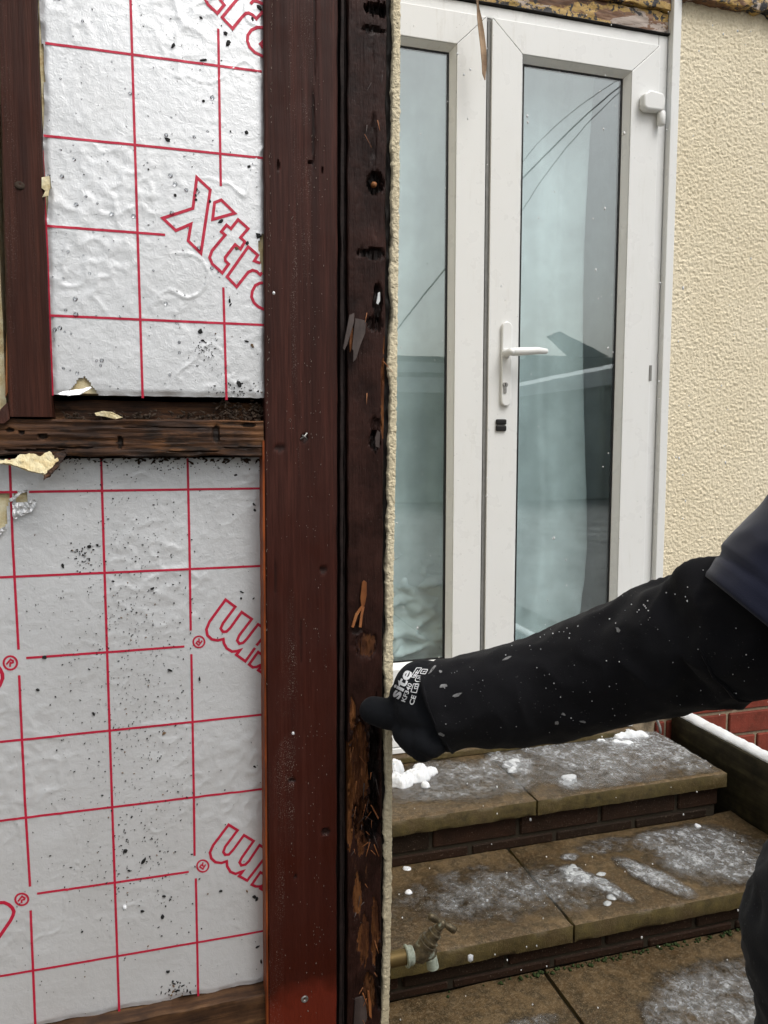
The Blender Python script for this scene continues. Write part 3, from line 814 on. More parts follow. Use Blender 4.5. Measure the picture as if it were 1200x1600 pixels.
for d0, d1, dy, sd in ((.0006, .0042, .014, 1), (.0050, .0090, .007, 2), (.0098, .0128, .013, 3)):
    plank('bead_strip', off(pr, d0), off(pr, d1), 0, 2.4, Y0 + dy, Y0 + .09, M['black'], wall, na=4, ns=260, amp=.0018, freq=(120, 18), seed=sd, edge=.0007, wob=.0006)
bl_ = pline([(545.5, 0), (545, 1580)], Y0); br_ = pline([(606, 0), (604, 500), (601, 700), (599, 1100), (597, 1590)], Y0)
G = [  # px, py, rx, ry, depth, raw, rot
    (563, 1215, 22, 90, .007, .95, .0), (575, 1285, 20, 46, .008, .7, .35), (548, 1265, 5, 75, .003, 1.1, 0), (587, 1200, 9, 110, .010, .1, .95), (583, 1300, 16, 24, .012, .2, 1.0),
    (553, 1120, 6, 30, .003, .8, 0), (566, 1320, 6, 30, .002, 1.0, 0), (588, 283, 15, 17, .009, .1, 1.0), (592, 10, 20, 9, .010, .1, 1.0), (588, 505, 13, 12, .006, .4, .6), (592, 470, 8, 30, .006, .1, .9),
    (584, 395, 24, 9, .006, .1, .95), (582, 42, 22, 4, .005, .2, .9), (588, 690, 9, 16, .007, .1, .9), (590, 668, 9, 14, .004, .4, .2), (600, 620, 3, 80, .002, .9, 0), (603, 560, 3, 40, .002, .7, 0),
    (570, 1475, 10, 50, .003, .75, 0), (588, 1460, 8, 60, .004, .65, .1), (578, 1560, 12, 40, .005, .6, .3), (595, 1540, 6, 60, .006, .1, .9), (560, 1405, 8, 40, .002, .6, 0), (585, 130, 4, 60, .001, .36, 0), (586, 220, 5, 40, .002, .38, .3), (590, 345, 6, 25, .001, .36, 0), (575, 1010, 20, 22, .003, .5, .3), (560, 985, 10, 8, .003, .2, .7)]
GW = []
for px, py, rx, ry, dp, ra, ro in G:
    c = at(px, py, Y=Y0); GW.append((c.x, c.z, rx * .00073, ry * .00073, dp, ra, ro))
def rotfn(x, z):
    dy = 0.0; ra = 0.0; ro = 0.0
    for cx, cz, rx, rz, dp, r1, r2 in GW:
        dx = (x - cx) / rx; dz = (z - cz) / rz
        if abs(dx) > 1.6 or abs(dz) > 1.6: continue
        q = dx * dx + dz * dz + 1.0 * fbm(x, 2, z * .35, 110, 3) + .7 * fbm(x, 7, z * .5, 330, 2)
        w_ = smooth((1.15 - q) / .45)
        if w_ > 0:
            dy += w_ * dp * (.7 + .6 * nz(x * 3, 0, z * .4, 180)); ra = max(ra, r1 * w_); ro = max(ro, r2 * w_)
    low = smooth((.95 - z) / .4)
    dy += low * .0016 * max(0, fbm(x * 2.2, 4, z * .5, 120, 3)) * 2
    return dy, ra, ro
plank('edge_board', bl_, br_, 0, 2.4, Y0 + .005, Y0 + .09, M['rotb'], wall, na=34, ns=900, amp=.0008, freq=(150, 10), seed=8, edge=.0012, wob=.0008, fn=rotfn)
ro_ = pline([(628, 0), (626.5, 270), (621, 700), (617, 900), (615, 1180), (614, 1400), (610, 1580)], Y0); 
def felt_hi(z): return ro_(z) - .0085 + .0035 * fbm(z, 1, 7, 22, 3) * 2
plank('rotten_felt', lambda z: br_(z) + .0006, felt_hi, 0, 2.4, Y0 + .012, Y0 + .09, M['soot'], wall, na=8, ns=520, amp=.006, freq=(140, 60), seed=6, edge=.0006, wob=.001)
# broken edge of the side render
b = MB(); rg = []
N = 1100
for k in range(N + 1):
    z = lerp(0, 2.0, k / N); xo = ro_(z); xi = xo - .0086 + .0032 * fbm(z, 1, 3, 20, 3) * 2 + .0018 * fbm(z, 2, 3, 140, 3)
    if at(620, 1345, Y=Y0).z < z < at(620, 1325, Y=Y0).z: xi -= .002
    rr = []
    m_ = 9
    rr.append((xi, Y0 + .05, z))
    for i in range(m_ + 1):
        u = i / m_; x = lerp(xi, xo, u) + .0007 * nz(u * 3, z, 5, 200)
        rr.append((x + (.0017 * fbm(z, u, 9, 120, 4) if i == m_ else 0), Y0 + .004 + .0021 * fbm(x, 0, z, 330, 3) + .004 * abs(u - .5) ** 2, z + .0006 * nz(x, 4, z, 300)))
    rr.append((xo - .001 + .0015 * nz(z, 1, 1, 120), Y0 + .05, z))
    rg.append(rr)
b.rings(rg).build('render_edge', M['edge'], wall, sm=True)
MB().box(.2606, .2640, Y0 + .045, YD + .02, 0, 3.0).build('side_render_face', M['dash'], wall)
# rail and the packing above it
def zl(pts, Y):
    q = sorted([(at(a, b_, Y=Y).x, at(a, b_, Y=Y).z) for a, b_ in pts])
    return lambda x: q[0][1] + (q[-1][1] - q[0][1]) * (x - q[0][0]) / (q[-1][0] - q[0][0])
RD = [(at(a, b_, Y=Y0), rx * .00073, rz * .00073, d_) for a, b_, rx, rz, d_ in ((187, 692, 4, 9, .003), (33, 676, 4, 3, .003), (66, 682, 7, 4, .004), (14, 672, 5, 3, .003), (338, 678, 5, 14, .003), (60, 704, 40, 2, .003), (120, 700, 25, 1.5, .002), (250, 668, 60, 1.2, .0015), (380, 700, 30, 1.3, .002), (300, 706, 40, 1.2, .002), (390, 664, 9, 4, .003))]
def nicks(z, x):
    d_ = 0.0
    for c, rx, rz, dp in RD:
        u = ((x - c.x) / rx) ** 2 + ((z - c.z) / rz) ** 2 + .7 * fbm(x * .5, 3, z, 240, 2)
        d_ += dp * smooth((1.2 - u) / .6)
    return d_, 0.0, smooth(d_ / .002)  # last value darkens the colour with nick depth
plank('rail', zl([(0, 713), (412, 713)], Y0), zl([(0, 655), (412, 656)], Y0), -.9, pl(1.09) - .001, Y0 + .003, Y0 + .085, M['rail'], wall, fn=nicks, horiz=True, na=30, ns=620, amp=.0030, freq=(170, 10), seed=12, wob=.0016)
plank('packing_strip', lambda x: 1.098, lambda x: 1.1285, -.1035, pl(1.11) - .001, Y0 + .026, Y0 + .085, M['rail'], wall, horiz=True, na=10, ns=120, amp=.003, freq=(120, 30), seed=14, wob=.001)
b0 = zl([(120, 1597), (418, 1541)], Y0 + .018)
plank('bottom_plate', lambda x: .30, lambda x: .430 + .0015 * nz(x, 3, 1, 40), -.9, pl(.42) - .001, Y0 + .012, Y0 + .09, M['plate'], wall, horiz=True, na=20, ns=160, amp=.002, freq=(110, 8), seed=17)
# debris along the ledge and the panel tops
db = MB()
random.seed(21)
for i in range(520):
    q = random.random()
    if q < .45: p = at(random.uniform(95, 414), 652 + random.gauss(0, 3.5), Y=Y0 + .012)
    elif q < .8:
        if i % 2: continue
        p = at(random.uniform(60, 413), 716 + abs(random.gauss(0, 2.5)), Y=YL - .002)
    else: p = at(random.uniform(330, 414), 640 + random.gauss(0, 7), Y=Y0 + .018)
    r = random.uniform(.0005, .0017); ax = Vector((random.uniform(-1, 1), random.uniform(-.5, .2), random.uniform(-.6, .6)))
    db.lathe(p, ax, [(0, r * .5), (r * random.uniform(.6, 3), r), (r * random.uniform(3, 5), r * .2)], 5)
o = tag(db.build('dirt_crumb', M['bracket'], wall), kind='stuff')
# fixings
nl = at(586, 286, Y=Y0)
MB().lathe((nl.x, Y0 + .009, nl.z), (.1, -1, 0), [(0, .003), (.003, .0033), (.0055, .0026), (.0062, .001)], 12).build('nail_head', M['splint'], wall, sm=True)
sc_ = at(476, 1561, Y=Y0)
MB().lathe((sc_.x, Y0 + .0006, sc_.z), (0, -1, 0), [(0, .0046), (.0012, .0044), (.0018, .0034), (.0012, .0016), (.0002, .0006)], 16).build('screw_head', M['steel'], wall, sm=True, ang=40)
sp_ = at(475, 683, Y=Y0)
sb = MB(); sb.tube([sp_ + Vector((-.004, -.001, -.002)), sp_ + Vector((0, -.004, .001)), sp_ + Vector((.003, -.003, .0045))], .0009, 6); sb.tube([sp_ + Vector((-.002, -.001, .002)), sp_ + Vector((.001, -.004, 0)), sp_ + Vector((.003, -.001, -.003))], .0008, 6)
sb.build('bent_staple', M['steel'], wall)
du = MB(); random.seed(41)
for i in range(430):
    q = random.random()
    if q < .38: py = random.uniform(-40, 1600); px = 600 + (pl(at(500, py, Y=Y0).z) - at(600, py, Y=Y0).x) / .00073 + random.gauss(4.5, .9); l = random.uniform(1, 5)
    elif q < .75: py = random.uniform(120, 1590); px = random.gauss(489, 11) - (py - 800) * .004; l = random.uniform(.8, 3.2)
    elif q < .85: py = random.gauss(random.choice((150, 320, 640, 1340)), 22); px = random.gauss(454, 5); l = random.uniform(.8, 3)
    else: py = random.gauss(random.choice((90, 480, 820, 1180, 1450)), 45); px = random.uniform(424, 522); l = random.uniform(.6, 1.6)
    if not 416 < px < 524: continue
    c = at(px, py, Y=Y0); w_ = random.uniform(.2, .5) * .00073; l *= .00073; a = random.gauss(1.57, .25)
    u = Vector((math.cos(a), 0, math.sin(a))) * l / 2; v = Vector((-math.sin(a), 0, math.cos(a))) * w_
    c.y = Y0 - .0007
    du.add([c - u, c + v, c + u, c - v] + [c + Vector((0, .0012, 0)) + e for e in (-u, v, u, -v)], [(3, 2, 1, 0), (0, 1, 5, 4), (1, 2, 6, 5), (2, 3, 7, 6), (3, 0, 4, 7)])
tag(du.build('paint_chip', mat_plain('pale_paint_chip', (.30, .24, .20), .9, 0, .6, 300), wall), kind='stuff')
# splinters
def splinter(pts, m, thick=.0018, Yb=None, lift=(.004, .010), name='splinter'):
    """pts: outline in survey pixels; slab with real thickness, top edge attached, lower end lifting off"""
    Yb = Y0 + .004 if Yb is None else Yb
    ys = [p[1] for p in pts]; y0_, y1_ = min(ys), max(ys); fr_ = []; bk_ = []
    for px, py in pts:
        t = (py - y0_) / max(1, y1_ - y0_); Y = Yb - lerp(lift[0], lift[1], t)
        fr_.append(at(px, py, Y=Y)); bk_.append(fr_[-1] + Vector((0, thick, 0)))
    n = len(pts); b_ = MB()
    b_.add(fr_ + bk_, [tuple(range(n - 1, -1, -1)), tuple(range(n, 2 * n))] + [((i + 1) % n, i, n + i, n + (i + 1) % n)[::-1] for i in range(n)])
    return b_.build(name, m, wall, bevel=.0003, seg=1)
splinter([(546, 492), (554, 489), (553, 505), (543, 538), (538, 548), (536, 544)], M['gsplint'])
splinter([(555, 497), (572, 501), (571, 520), (563, 540), (557, 560), (552, 566), (552, 548), (550, 545)], M['gsplint'])
splinter([(549, 512), (552, 512), (551, 542), (547, 551), (546, 535)], M['splint'], lift=(.001, .003))
splinter([(566, 910), (569, 907), (573, 910), (573, 930), (570, 946), (565, 950), (563, 935)], M['splint'], lift=(.003, .002))
splinter([(565, 946), (567, 950), (559, 962), (553, 981), (549, 980), (555, 960)], M['splint'], lift=(.002, .005))
splinter([(566, 948), (570, 948), (567, 962), (565, 981), (561, 980), (563, 962)], M['splint'], lift=(.002, .006))
splinter([(591, 457), (594, 456), (594, 470), (591, 476), (588, 474)], M['fascia'], lift=(.002, .003))
splinter([(579, 1258), (581, 1258), (592, 1278), (591, 1281)], M['splint'], lift=(.004, .008), thick=.001)
splinter([(574, 1549), (577, 1548), (580, 1568), (581, 1592), (577, 1588), (576, 1570)], M['splint'], lift=(.002, .004))
splinter([(555, 1560), (570, 1556), (574, 1590), (566, 1612), (552, 1612)], M['gsplint'], lift=(.001, .004))
splinter([(586, 684), (590, 672), (594, 676), (593, 700), (587, 698)], M['gsplint'], lift=(.002, .004))
random.seed(31)
for i in range(46):
    if i < 26: px, py = random.uniform(546, 598), random.uniform(1150, 1330)
    elif i < 38: px, py = random.uniform(546, 598), random.uniform(1380, 1590)
    else: px, py = random.uniform(560, 603), random.uniform(30, 720)
    l = random.uniform(8, 26); a = random.gauss(1.57, .45); wd = random.uniform(.5, 1.1)
    dx, dy = l * math.cos(a), l * math.sin(a)
    splinter([(px - wd, py), (px + wd, py), (px + dx + .2, py + dy), (px + dx - .2, py + dy)], random.choice([M['splint'], M['gsplint'], M['splint']]), .0006, lift=(.001, random.uniform(.003, .008)))
# raw wood sliver on the left stud and scrap in the far bay
splinter([(10, 520), (17, 508), (16, 560), (14, 610), (8, 622), (9, 570)], M['splint'], lift=(.001, .002))
splinter([(0, 640), (12, 628), (15, 655), (6, 662), (-6, 662)], M['stud'], lift=(.002, .006))
kn = at(31, 289, Y=Y0)
MB().lathe((kn.x, Y0 + .001, kn.z), (0, -1, .2), [(0, .0055), (.0012, .005), (.002, .003), (.0012, .001)], 9).build('torn_knot', M['bracket'], wall, sm=True)

# ================================================================== INSULATION BOARDS
def foil_h(x, z, wr=1.0):
    r = 1 - abs(fbm(x, 3, z, 34, 2)) * 2.6
    m_ = smooth((fbm(x, 8, z, 6, 2) + .15) / .35)
    e = abs(fbm(x * 1.0 + .3, 11, z * .55, 16, 2)); crease = smooth(1 - e / .018) * smooth((fbm(x, 13, z, 5, 2)) / .25)
    return .0007 * fbm(x, 0, z, 12, 3) + wr * m_ * (.0007 * max(0, r) ** 3 + .0006 * fbm(x, 5, z, 75, 3)) + .00025 * fbm(x, 6, z, 160, 2) + .0009 * crease

def px_poly(pts, Y): return [(at(a, b_, Y=Y).x, at(a, b_, Y=Y).z) for a, b_ in pts]
def densify(pts, step=3.0):
    out = [pts[0]]
    for a, b_ in zip(pts, pts[1:]):
        n = max(1, int(math.hypot(b_[0] - a[0], b_[1] - a[1]) / step))
        out += [(lerp(a[0], b_[0], k / n), lerp(a[1], b_[1], k / n)) for k in range(1, n + 1)]
    return out
def ribbon(b_, pts, w_, Y, closed=False, clip=None):
    """printed line following the foil"""
    q = [Vector(p) for p in px_poly(pts, Y)]
    if closed: q.append(q[0])
    d = [Vector(p) for p in densify([tuple(p) for p in q], .0028)]
    n = len(d); Lf, Rt = [], []
    for i in range(n):
        if closed: t0 = (d[i] - d[i - 1 if i else n - 2]); t1 = (d[i + 1 if i < n - 1 else 1] - d[i])
        else: t0 = d[i] - d[max(i - 1, 0)]; t1 = d[min(i + 1, n - 1)] - d[i]
        if t0.length < 1e-9: t0 = t1
        if t1.length < 1e-9: t1 = t0
        t0 = t0.normalized(); t1 = t1.normalized(); n0 = Vector((-t0.y, t0.x)); n1 = Vector((-t1.y, t1.x)); m_ = (n0 + n1)
        if m_.length < .2: m_ = n1
        m_ = m_.normalized(); k = min(2.2, 1 / max(.35, m_.dot(n1))) * w_ / 2
        Lf.append(d[i] + m_ * k); Rt.append(d[i] - m_ * k)
    base = len(b_.v)
    for p, s in zip(Lf, Rt):
        for e in (p, lerp(p, s, .5), s):
            b_.v.append((e.x, Y - foil_h(e.x, e.y) - .00045, e.y))
    for i in range(n - 1):
        if clip and (clip(*((Lf[i] + Rt[i]) / 2)) or clip(*((Lf[i + 1] + Rt[i + 1]) / 2))): continue
        a = base + 3 * i
        b_.f += [(a, a + 1, a + 4, a + 3), (a + 1, a + 2, a + 5, a + 4)]

def circle(cx, cy, r, n=20, ry=None): return [(cx + r * math.cos(2 * math.pi * k / n), cy + (ry or r) * math.sin(2 * math.pi * k / n)) for k in range(n)]
def tr(pts, s, ox, oy): return [(ox + a / s, oy + b_ / s) for a, b_ in pts]

def insulation(label, Y, xl, xr, z0, z1, zlo, tears, grid, letters, lw, thick, seed, specks, drops):
    t = thing('insulation_board', (lerp(xl(1), xr(1), .5), Y, z0), label, 'insulation', 'foil-faced insulation boards')
    tz = [px_poly(p, Y) for p in tears]
    X0, X1 = min(xl(z0), xl(z1)) - .004, max(xr(z0), xr(z1)) + .004
    def fn(x, z):
        u = (x - X0) / (X1 - X0); a, c = xl(z), xr(z)
        xx = lerp(a, c, u); zb = zlo(xx) + .0012 * fbm(xx, 1, 2, 60, 3); v = (z - z0) / (z1 - z0)
        zz = lerp(zb, z1, v)
        e = min((xx - a), (c - xx), (zz - zb)); curl = .0022 * smooth(1 - e / .006) * (.4 + 1.2 * abs(nz(xx, 3, zz, 40)))
        return (xx + .0006 * nz(xx, 1, zz, 60) * (u > .98 or u < .02), Y - foil_h(xx, zz) + curl, zz)
    hole = lambda x, z: any(inside((x, z), p) for p in tz)
    def keep(x, z):
        xx, _, zz = fn(x, z); return not hole(xx, zz)
    sh = sheet(X0, X1, z0, z1, .0019, fn, keep); sh.build('foil_facing', M['foil'], t, sm=True)
    fm = rough_box(X0 + .002, X1 - .003, Y + .0030, Y + thick, z0 + .002, z1, .02, .0006, 60, seed); fm.build('foam_core', M['foam'], t, sm=True, ang=50)
    gr = MB()
    for p in grid: ribbon(gr, p, .0025, Y, clip=hole)
    gr.build('printed_grid', M['red'], t, sm=True)
    for p, c, w_ in letters:
        le = MB(); ribbon(le, p, w_, Y, c, clip=lambda x, z: hole(x, z) or x > xr(z) - .0005)
        if le.f: le.build('printed_letter', M['red'], t, sm=True)
    sk = MB(); sk2 = MB(); random.seed(seed)
    for px, py, r in specks():
        c = at(px, py, Y=Y)
        if not (xl(c.z) + .002 < c.x < xr(c.z) - .003) or hole(c.x, c.z) or c.z < zlo(c.x) + .002: continue
        n = random.choice((5, 6, 7)); R0 = r * .00072; el = random.uniform(.6, 1.5); an = random.gauss(1.57, .5); pts = []
        for k in range(n):
            a = 2 * math.pi * k / n; rr = R0 * random.uniform(.6, 1.25)
            u, v = rr * math.cos(a) * el, rr * math.sin(a) / el
            pts.append((c.x + u * math.cos(an) - v * math.sin(an), c.z + u * math.sin(an) + v * math.cos(an)))
        h = foil_h(c.x, c.z); tb = sk if random.random() < .93 else sk2
        base = [(a, Y - foil_h(a, b_) - .0003, b_) for a, b_ in pts]; top = [(lerp(c.x, a, .7), Y - h - .0007 - R0 * .35, lerp(c.z, b_, .7)) for a, b_ in pts]
        tb.add(base + top, [tuple(range(n, 2 * n))] + [(i, (i + 1) % n, n + (i + 1) % n, n + i) for i in range(n)])
    if sk.v: tag(sk.build('dirt_speck', M['speck'], t), kind='stuff')
    if sk2.v: tag(sk2.build('brown_speck', M['bspeck'], t), kind='stuff')
    if drops:
        dr = MB()
        for i in range(drops):
            px = 70 + (random.random() ** 1.5) * 280; py = random.uniform(-30, 612)
            c = at(px, py, Y=Y); r = .00072 * random.choice((.9, 1.1, 1.3, 1.6, 2.2, 3.0)) * random.uniform(.8, 1.2)
            if not (xl(c.z) + .003 < c.x < xr(c.z) - .003) or hole(c.x, c.z): continue
            dr.lathe((c.x, Y - foil_h(c.x, c.z) - .0001, c.z), (0, -1, 0), [(0, r), (r * .3, r * .92), (r * .55, r * .6), (r * .66, r * .15)], 10)
        tag(dr.build('water_droplet', M['drop'], t, sm=True), kind='stuff')
    return t

# --- upper board
A6 = lambda p: tr(p, 6.667, 240, 260)
B10 = lambda p: tr(p, 10, 300, 0)
LW = .0031
up_letters = [
    (A6([(450, 115), (590, 245), (493, 905), (360, 775), (390, 600), (232, 668), (95, 540), (410, 437)]), True, LW),
    (A6([(635, 378), (705, 350), (845, 488), (615, 553)]), True, LW),
    (A6([(880, 555), (985, 648), (905, 742), (950, 785), (905, 862), (850, 815), (745, 950), (748, 985), (782, 1017), (715, 1110), (610, 1015), (583, 950), (608, 880), (745, 715), (705, 682), (760, 612), (805, 650)]), True, LW),
    (A6([(1190, 1030), (1110, 1130), (1075, 1095), (1030, 1082), (985, 1103), (865, 1255), (765, 1150), (985, 838), (1085, 925), (1048, 985), (1110, 1010)]), False, LW),
    (A6([(1170, 1212), (1110, 1215), (1060, 1240), (1028, 1300), (1020, 1360), (1045, 1420), (1090, 1462), (1170, 1500)]), False, LW),
    (A6([(1180, 1350), (1148, 1375), (1180, 1400)]), False, LW),
    (B10([(180, -60), (210, 0), (250, 75), (395, 213), (503, 82), (440, 0), (420, -60)]), False, LW),
    (B10([(745, -60), (470, 275), (635, 450), (780, 270), (840, 215), (890, 205), (950, 235), (1005, 295), (1110, 180)]), False, LW),
    (B10([(915, 62), (960, 10), (1020, 22), (1110, 62)]), False, LW),
    (B10([(1120, 432), (1020, 430), (930, 470), (872, 550), (865, 640), (900, 740), (980, 820), (1120, 888)]), False, LW),
    (B10([(1120, 640), (1068, 690), (1120, 760)]), False, LW)]
up_grid = [[(66, 67), (409, 112)], [(68, 212), (411, 247)], [(70, 353), (258, 367)], [(77, 493), (416, 508)],
           [(203, -60), (204, 0), (213, 300), (223, 622)], [(341, 45), (345, 291)], [(349, 449), (354, 625)], [(66, 235), (74, 400), (82, 618)]]
def up_specks():
    for i in range(330):
        if i < 130: yield 80 + (random.random() ** .5) * 335, random.uniform(-20, 620), random.choice((.5, .5, .6, .7, .8, 1.0))
    for a, b_, r in ((270, 72, 5), (356, 67, 6), (314, 28, 3), (261, 218, 5), (232, 265, 2), (313, 518, 5), (316, 532, 3), (394, 540, 4), (374, 600, 6), (414, 585, 7), (318, 94, 4), (360, 205, 2), (386, 207, 4), (318, 158, 3), (389, 260, 3), (274, 305, 3), (345, 346, 4), (308, 296, 3), (306, 305, 3), (306, 312, 3), (404, 368, 6), (370, 388, 4), (386, 380, 4), (359, 470, 3), (360, 476, 3), (385, 533, 3), (328, 315, 3), (352, 52, 4), (395, 30, 3), (405, 12, 5)):
        yield a, b_, r * .8
    for i in range(60): yield random.gauss(320, 10), random.gauss(548, 14), random.choice((.6, .8, 1.2))
    for i in range(50): yield random.uniform(330, 412), random.gauss(610, 8), random.choice((.6, .8, 1.4))
xlu = pline([(61, 0), (64, 60), (69, 160), (67, 230), (71, 290), (75, 310), (73, 350), (80, 618)], YU)
ins1 = insulation('upper silver foil insulation board with red grid and large outlined lettering', YU, xlu, off(pline([(412, 0), (414, 690)], YU), .002),
    at(300, 621, Y=YU).z, 1.95, lambda x: at(250, 619, Y=YU).z + 0 * x,
    [[(86, 622), (108, 611), (117, 600), (124, 590), (134, 589), (142, 600), (158, 622)], [(403, 380), (408, 366), (416, 364), (416, 432), (409, 425), (406, 402)], [(60, 285), (78, 276), (79, 294), (74, 306), (64, 305)], [(50, 30), (63, 45), (68, 80), (70, 120), (67, 158), (50, 160)]],
    up_grid, up_letters, LW, .05, 3, up_specks, 150)
# folded back corner of foil
def flap(name, pts, m, parent, Y, lift, thick=.0006, crumple=.0015, seed=0.0):
    """small torn piece: dense triangulated outline with lift(px,py) in metres off the wall"""
    poly = densify(pts + [pts[0]], 2.0)[:-1]
    bm = bmesh.new(); vs_ = [bm.verts.new((p[0], p[1], 0)) for p in poly]; f = bm.faces.new(vs_)
    bmesh.ops.triangulate(bm, faces=[f]); 
    for _ in range(2): bmesh.ops.subdivide_edges(bm, edges=[e for e in bm.edges if e.calc_length() > 2.5], cuts=1, use_grid_fill=True); bmesh.ops.triangulate(bm, faces=bm.faces[:])
    for v in bm.verts:
        px, py = v.co.x, v.co.y
        l = lift(px, py) + crumple * fbm(px, py, seed, .12, 3)
        v.co = at(px, py, Y=Y - l)
    bmesh.ops.recalc_face_normals(bm, faces=bm.faces)
    me = bpy.data.meshes.new(name); bm.to_mesh(me); bm.free()
    o = link_mesh(name, me, m, parent, sm=False)
    so = o.modifiers.new('thick', 'SOLIDIFY'); so.thickness = thick
    return o
flap('foil_flap', [(88, 616), (100, 611), (125, 608), (142, 604), (143, 606), (126, 616), (108, 618)], M['foil'], ins1, YU, lambda a, b_: .003 + (b_ - 604) * .0004, .0005, .001, 4)
flap('foam_scrap', [(65, 277), (77, 275), (78, 292), (75, 306), (66, 308), (71, 298), (65, 294)], M['foam'], ins1, YU, lambda a, b_: .010, .002, .001, 2)

# --- lower board
C8 = lambda p: tr(p, 8.571, 290, 920)
D8 = lambda p: tr(p, 8.571, 290, 1270)
E17 = lambda p: tr(p, 17.14, 0, 1010)
F16 = lambda p: tr(p, 16, 0, 1380)
lo_letters = [
    (C8([(1110, 570), (970, 475), (820, 670), (770, 720), (720, 735), (690, 690), (720, 620), (885, 405), (750, 310), (600, 520), (550, 570), (500, 575), (470, 530), (500, 460), (665, 240), (535, 145), (320, 440), (278, 540), (292, 620), (350, 675), (430, 690), (505, 672), (512, 725), (550, 795), (620, 840), (690, 832), (740, 812), (678, 882), (800, 970), (930, 790)]), False, LW),
    (C8([(948, 758), (1110, 560)]), False, LW),
    (C8([(1110, 895), (1010, 875), (970, 845), (850, 1012), (900, 1052), (950, 1045), (1055, 995), (972, 1090), (1110, 1180)]), False, LW),
    (C8(circle(178, 710, 76)), True, .0019), (C8([(222, 692), (176, 755), (142, 726), (158, 702), (196, 720)]), False, .0017), (C8([(180, 712), (180, 662)]), False, .0017),
    (D8([(1120, 510), (990, 430), (850, 640), (800, 690), (745, 700), (722, 660), (750, 600), (910, 375), (780, 295), (640, 490), (580, 555), (530, 560), (505, 520), (530, 450), (695, 230), (575, 155), (370, 430), (325, 530), (345, 610), (400, 660), (480, 670), (550, 645), (557, 715), (600, 788), (670, 815), (775, 775), (715, 845), (825, 905), (1120, 520)]), False, LW),
    (D8([(1120, 845), (1045, 815), (1000, 795), (885, 960), (940, 985), (1000, 985), (1060, 955), (1000, 1012), (1120, 1085)]), False, LW),
    (D8(circle(230, 710, 78)), True, .0019), (D8([(268, 690), (232, 750), (190, 722), (208, 695), (246, 715)]), False, .0017), (D8([(226, 712), (232, 662)]), False, .0017),
    (E17(circle(278, 440, 180)), True, .0021), (E17([(172, 482), (285, 345), (350, 385), (352, 430), (310, 447), (268, 420)]), False, .0019), (E17([(275, 440), (270, 545)]), False, .0019),
    (E17([(-60, 520), (10, 620), (65, 730), (72, 850), (0, 1030), (-60, 1120)]), False, .0036),
    (F16(circle(545, 400, 163, 20, 145)), True, .0021), (F16([(448, 452), (550, 325), (622, 370), (610, 405), (555, 412)]), False, .0019), (F16([(545, 405), (540, 492)]), False, .0019),
    (F16([(-80, 500), (0, 480), (100, 475), (220, 530), (310, 610), (350, 700), (330, 790), (260, 930), (0, 1310), (-60, 1400)]), False, .0036)]
lo_grid = [[(-60, 770), (0, 769), (412, 763)], [(-60, 905), (0, 902), (413, 884)], [(41, 1028), (288, 1010)], [(-60, 1165), (0, 1159), (413, 1116)], [(-60, 1289), (0, 1282), (414, 1232)], [(58, 1396), (295, 1362)], [(-60, 1535), (0, 1525), (414, 1454)],
           [(15, 716), (20, 850), (29, 1015)], [(30, 1055), (39, 1250), (47, 1385)], [(48, 1422), (56, 1620)], [(158, 716), (162, 850), (175, 1250), (187, 1600)], [(293, 716), (296, 850), (298, 985)], [(299, 1022), (303, 1250), (304, 1337)], [(306, 1372), (310, 1570)]]
def lo_specks():
    for i in range(420): yield random.gauss(190, 55), random.gauss(900, 130), random.choice((.5, .6, .7, .8, 1.0, 1.3))
    for i in range(380): yield random.gauss(215, 60), random.gauss(1080, 110), random.choice((.5, .6, .7, .8, 1.0, 1.3))
    for i in range(330): yield random.gauss(205, 60), random.gauss(1330, 80), random.choice((.5, .6, .7, .9, 1.1, 1.5))
    for i in range(140): yield random.uniform(20, 410), random.uniform(720, 1560), random.choice((.5, .7, .9))
    for i in range(90): yield random.uniform(60, 412), 720 + abs(random.gauss(0, 9)), random.choice((.7, .9, 1.3))
    for i in range(60): yield random.gauss(278, 14), random.gauss(1548, 7), random.choice((.9, 1.3, 2.0))
    for i in range(50): yield random.gauss(132, 10), random.gauss(868, 12), random.choice((.7, 1.0, 1.4))
    for a, b_, r in ((139, 854, 5), (152, 852, 3), (177, 908, 3), (238, 919, 4), (265, 1047, 4), (312, 1061, 4), (256, 1146, 4), (224, 1345, 6), (234, 1338, 3), (196, 1330, 5), (202, 1360, 3), (256, 1400, 4), (222, 1423, 4), (254, 1432, 5), (398, 1401, 6), (401, 1405, 5), (345, 1392, 4), (386, 1392, 3), (368, 742, 3), (397, 788, 3), (398, 797, 3), (378, 925, 3), (377, 935, 3), (396, 935, 3), (402, 1480, 4), (408, 1503, 4), (398, 1198, 3), (411, 1185, 3), (262, 1518, 4), (128, 1456, 3), (70, 1027, 5), (98, 884, 4), (59, 1078, 4), (146, 1115, 4)):
        yield a, b_, r * .75
xrl = off(pline([(412, 690), (414, 1100), (416, 1550)], YL), .004)
def zlo2(x): return lerp(at(150, 1597, Y=YL).z, at(412, 1546, Y=YL).z, (x + .09) / .2) if x > -.09 else at(150, 1597, Y=YL).z
ins2 = insulation('lower silver foil insulation board, speckled with dirt, with upside-down outlined lettering', YL, lambda z: -.22, xrl,
    .4300, at(200, 716, Y=YL).z, lambda x: .4310 + .003 * nz(x, 0, 0, 30), 
    [[(-60, 771), (13, 770), (17, 778), (12, 790), (10, 818), (6, 826), (-4, 836), (-60, 840)], [(22, 772), (34, 767), (42, 767), (43, 784), (36, 787), (25, 786)]], lo_grid, lo_letters, LW, .05, 8, lo_specks, 0)
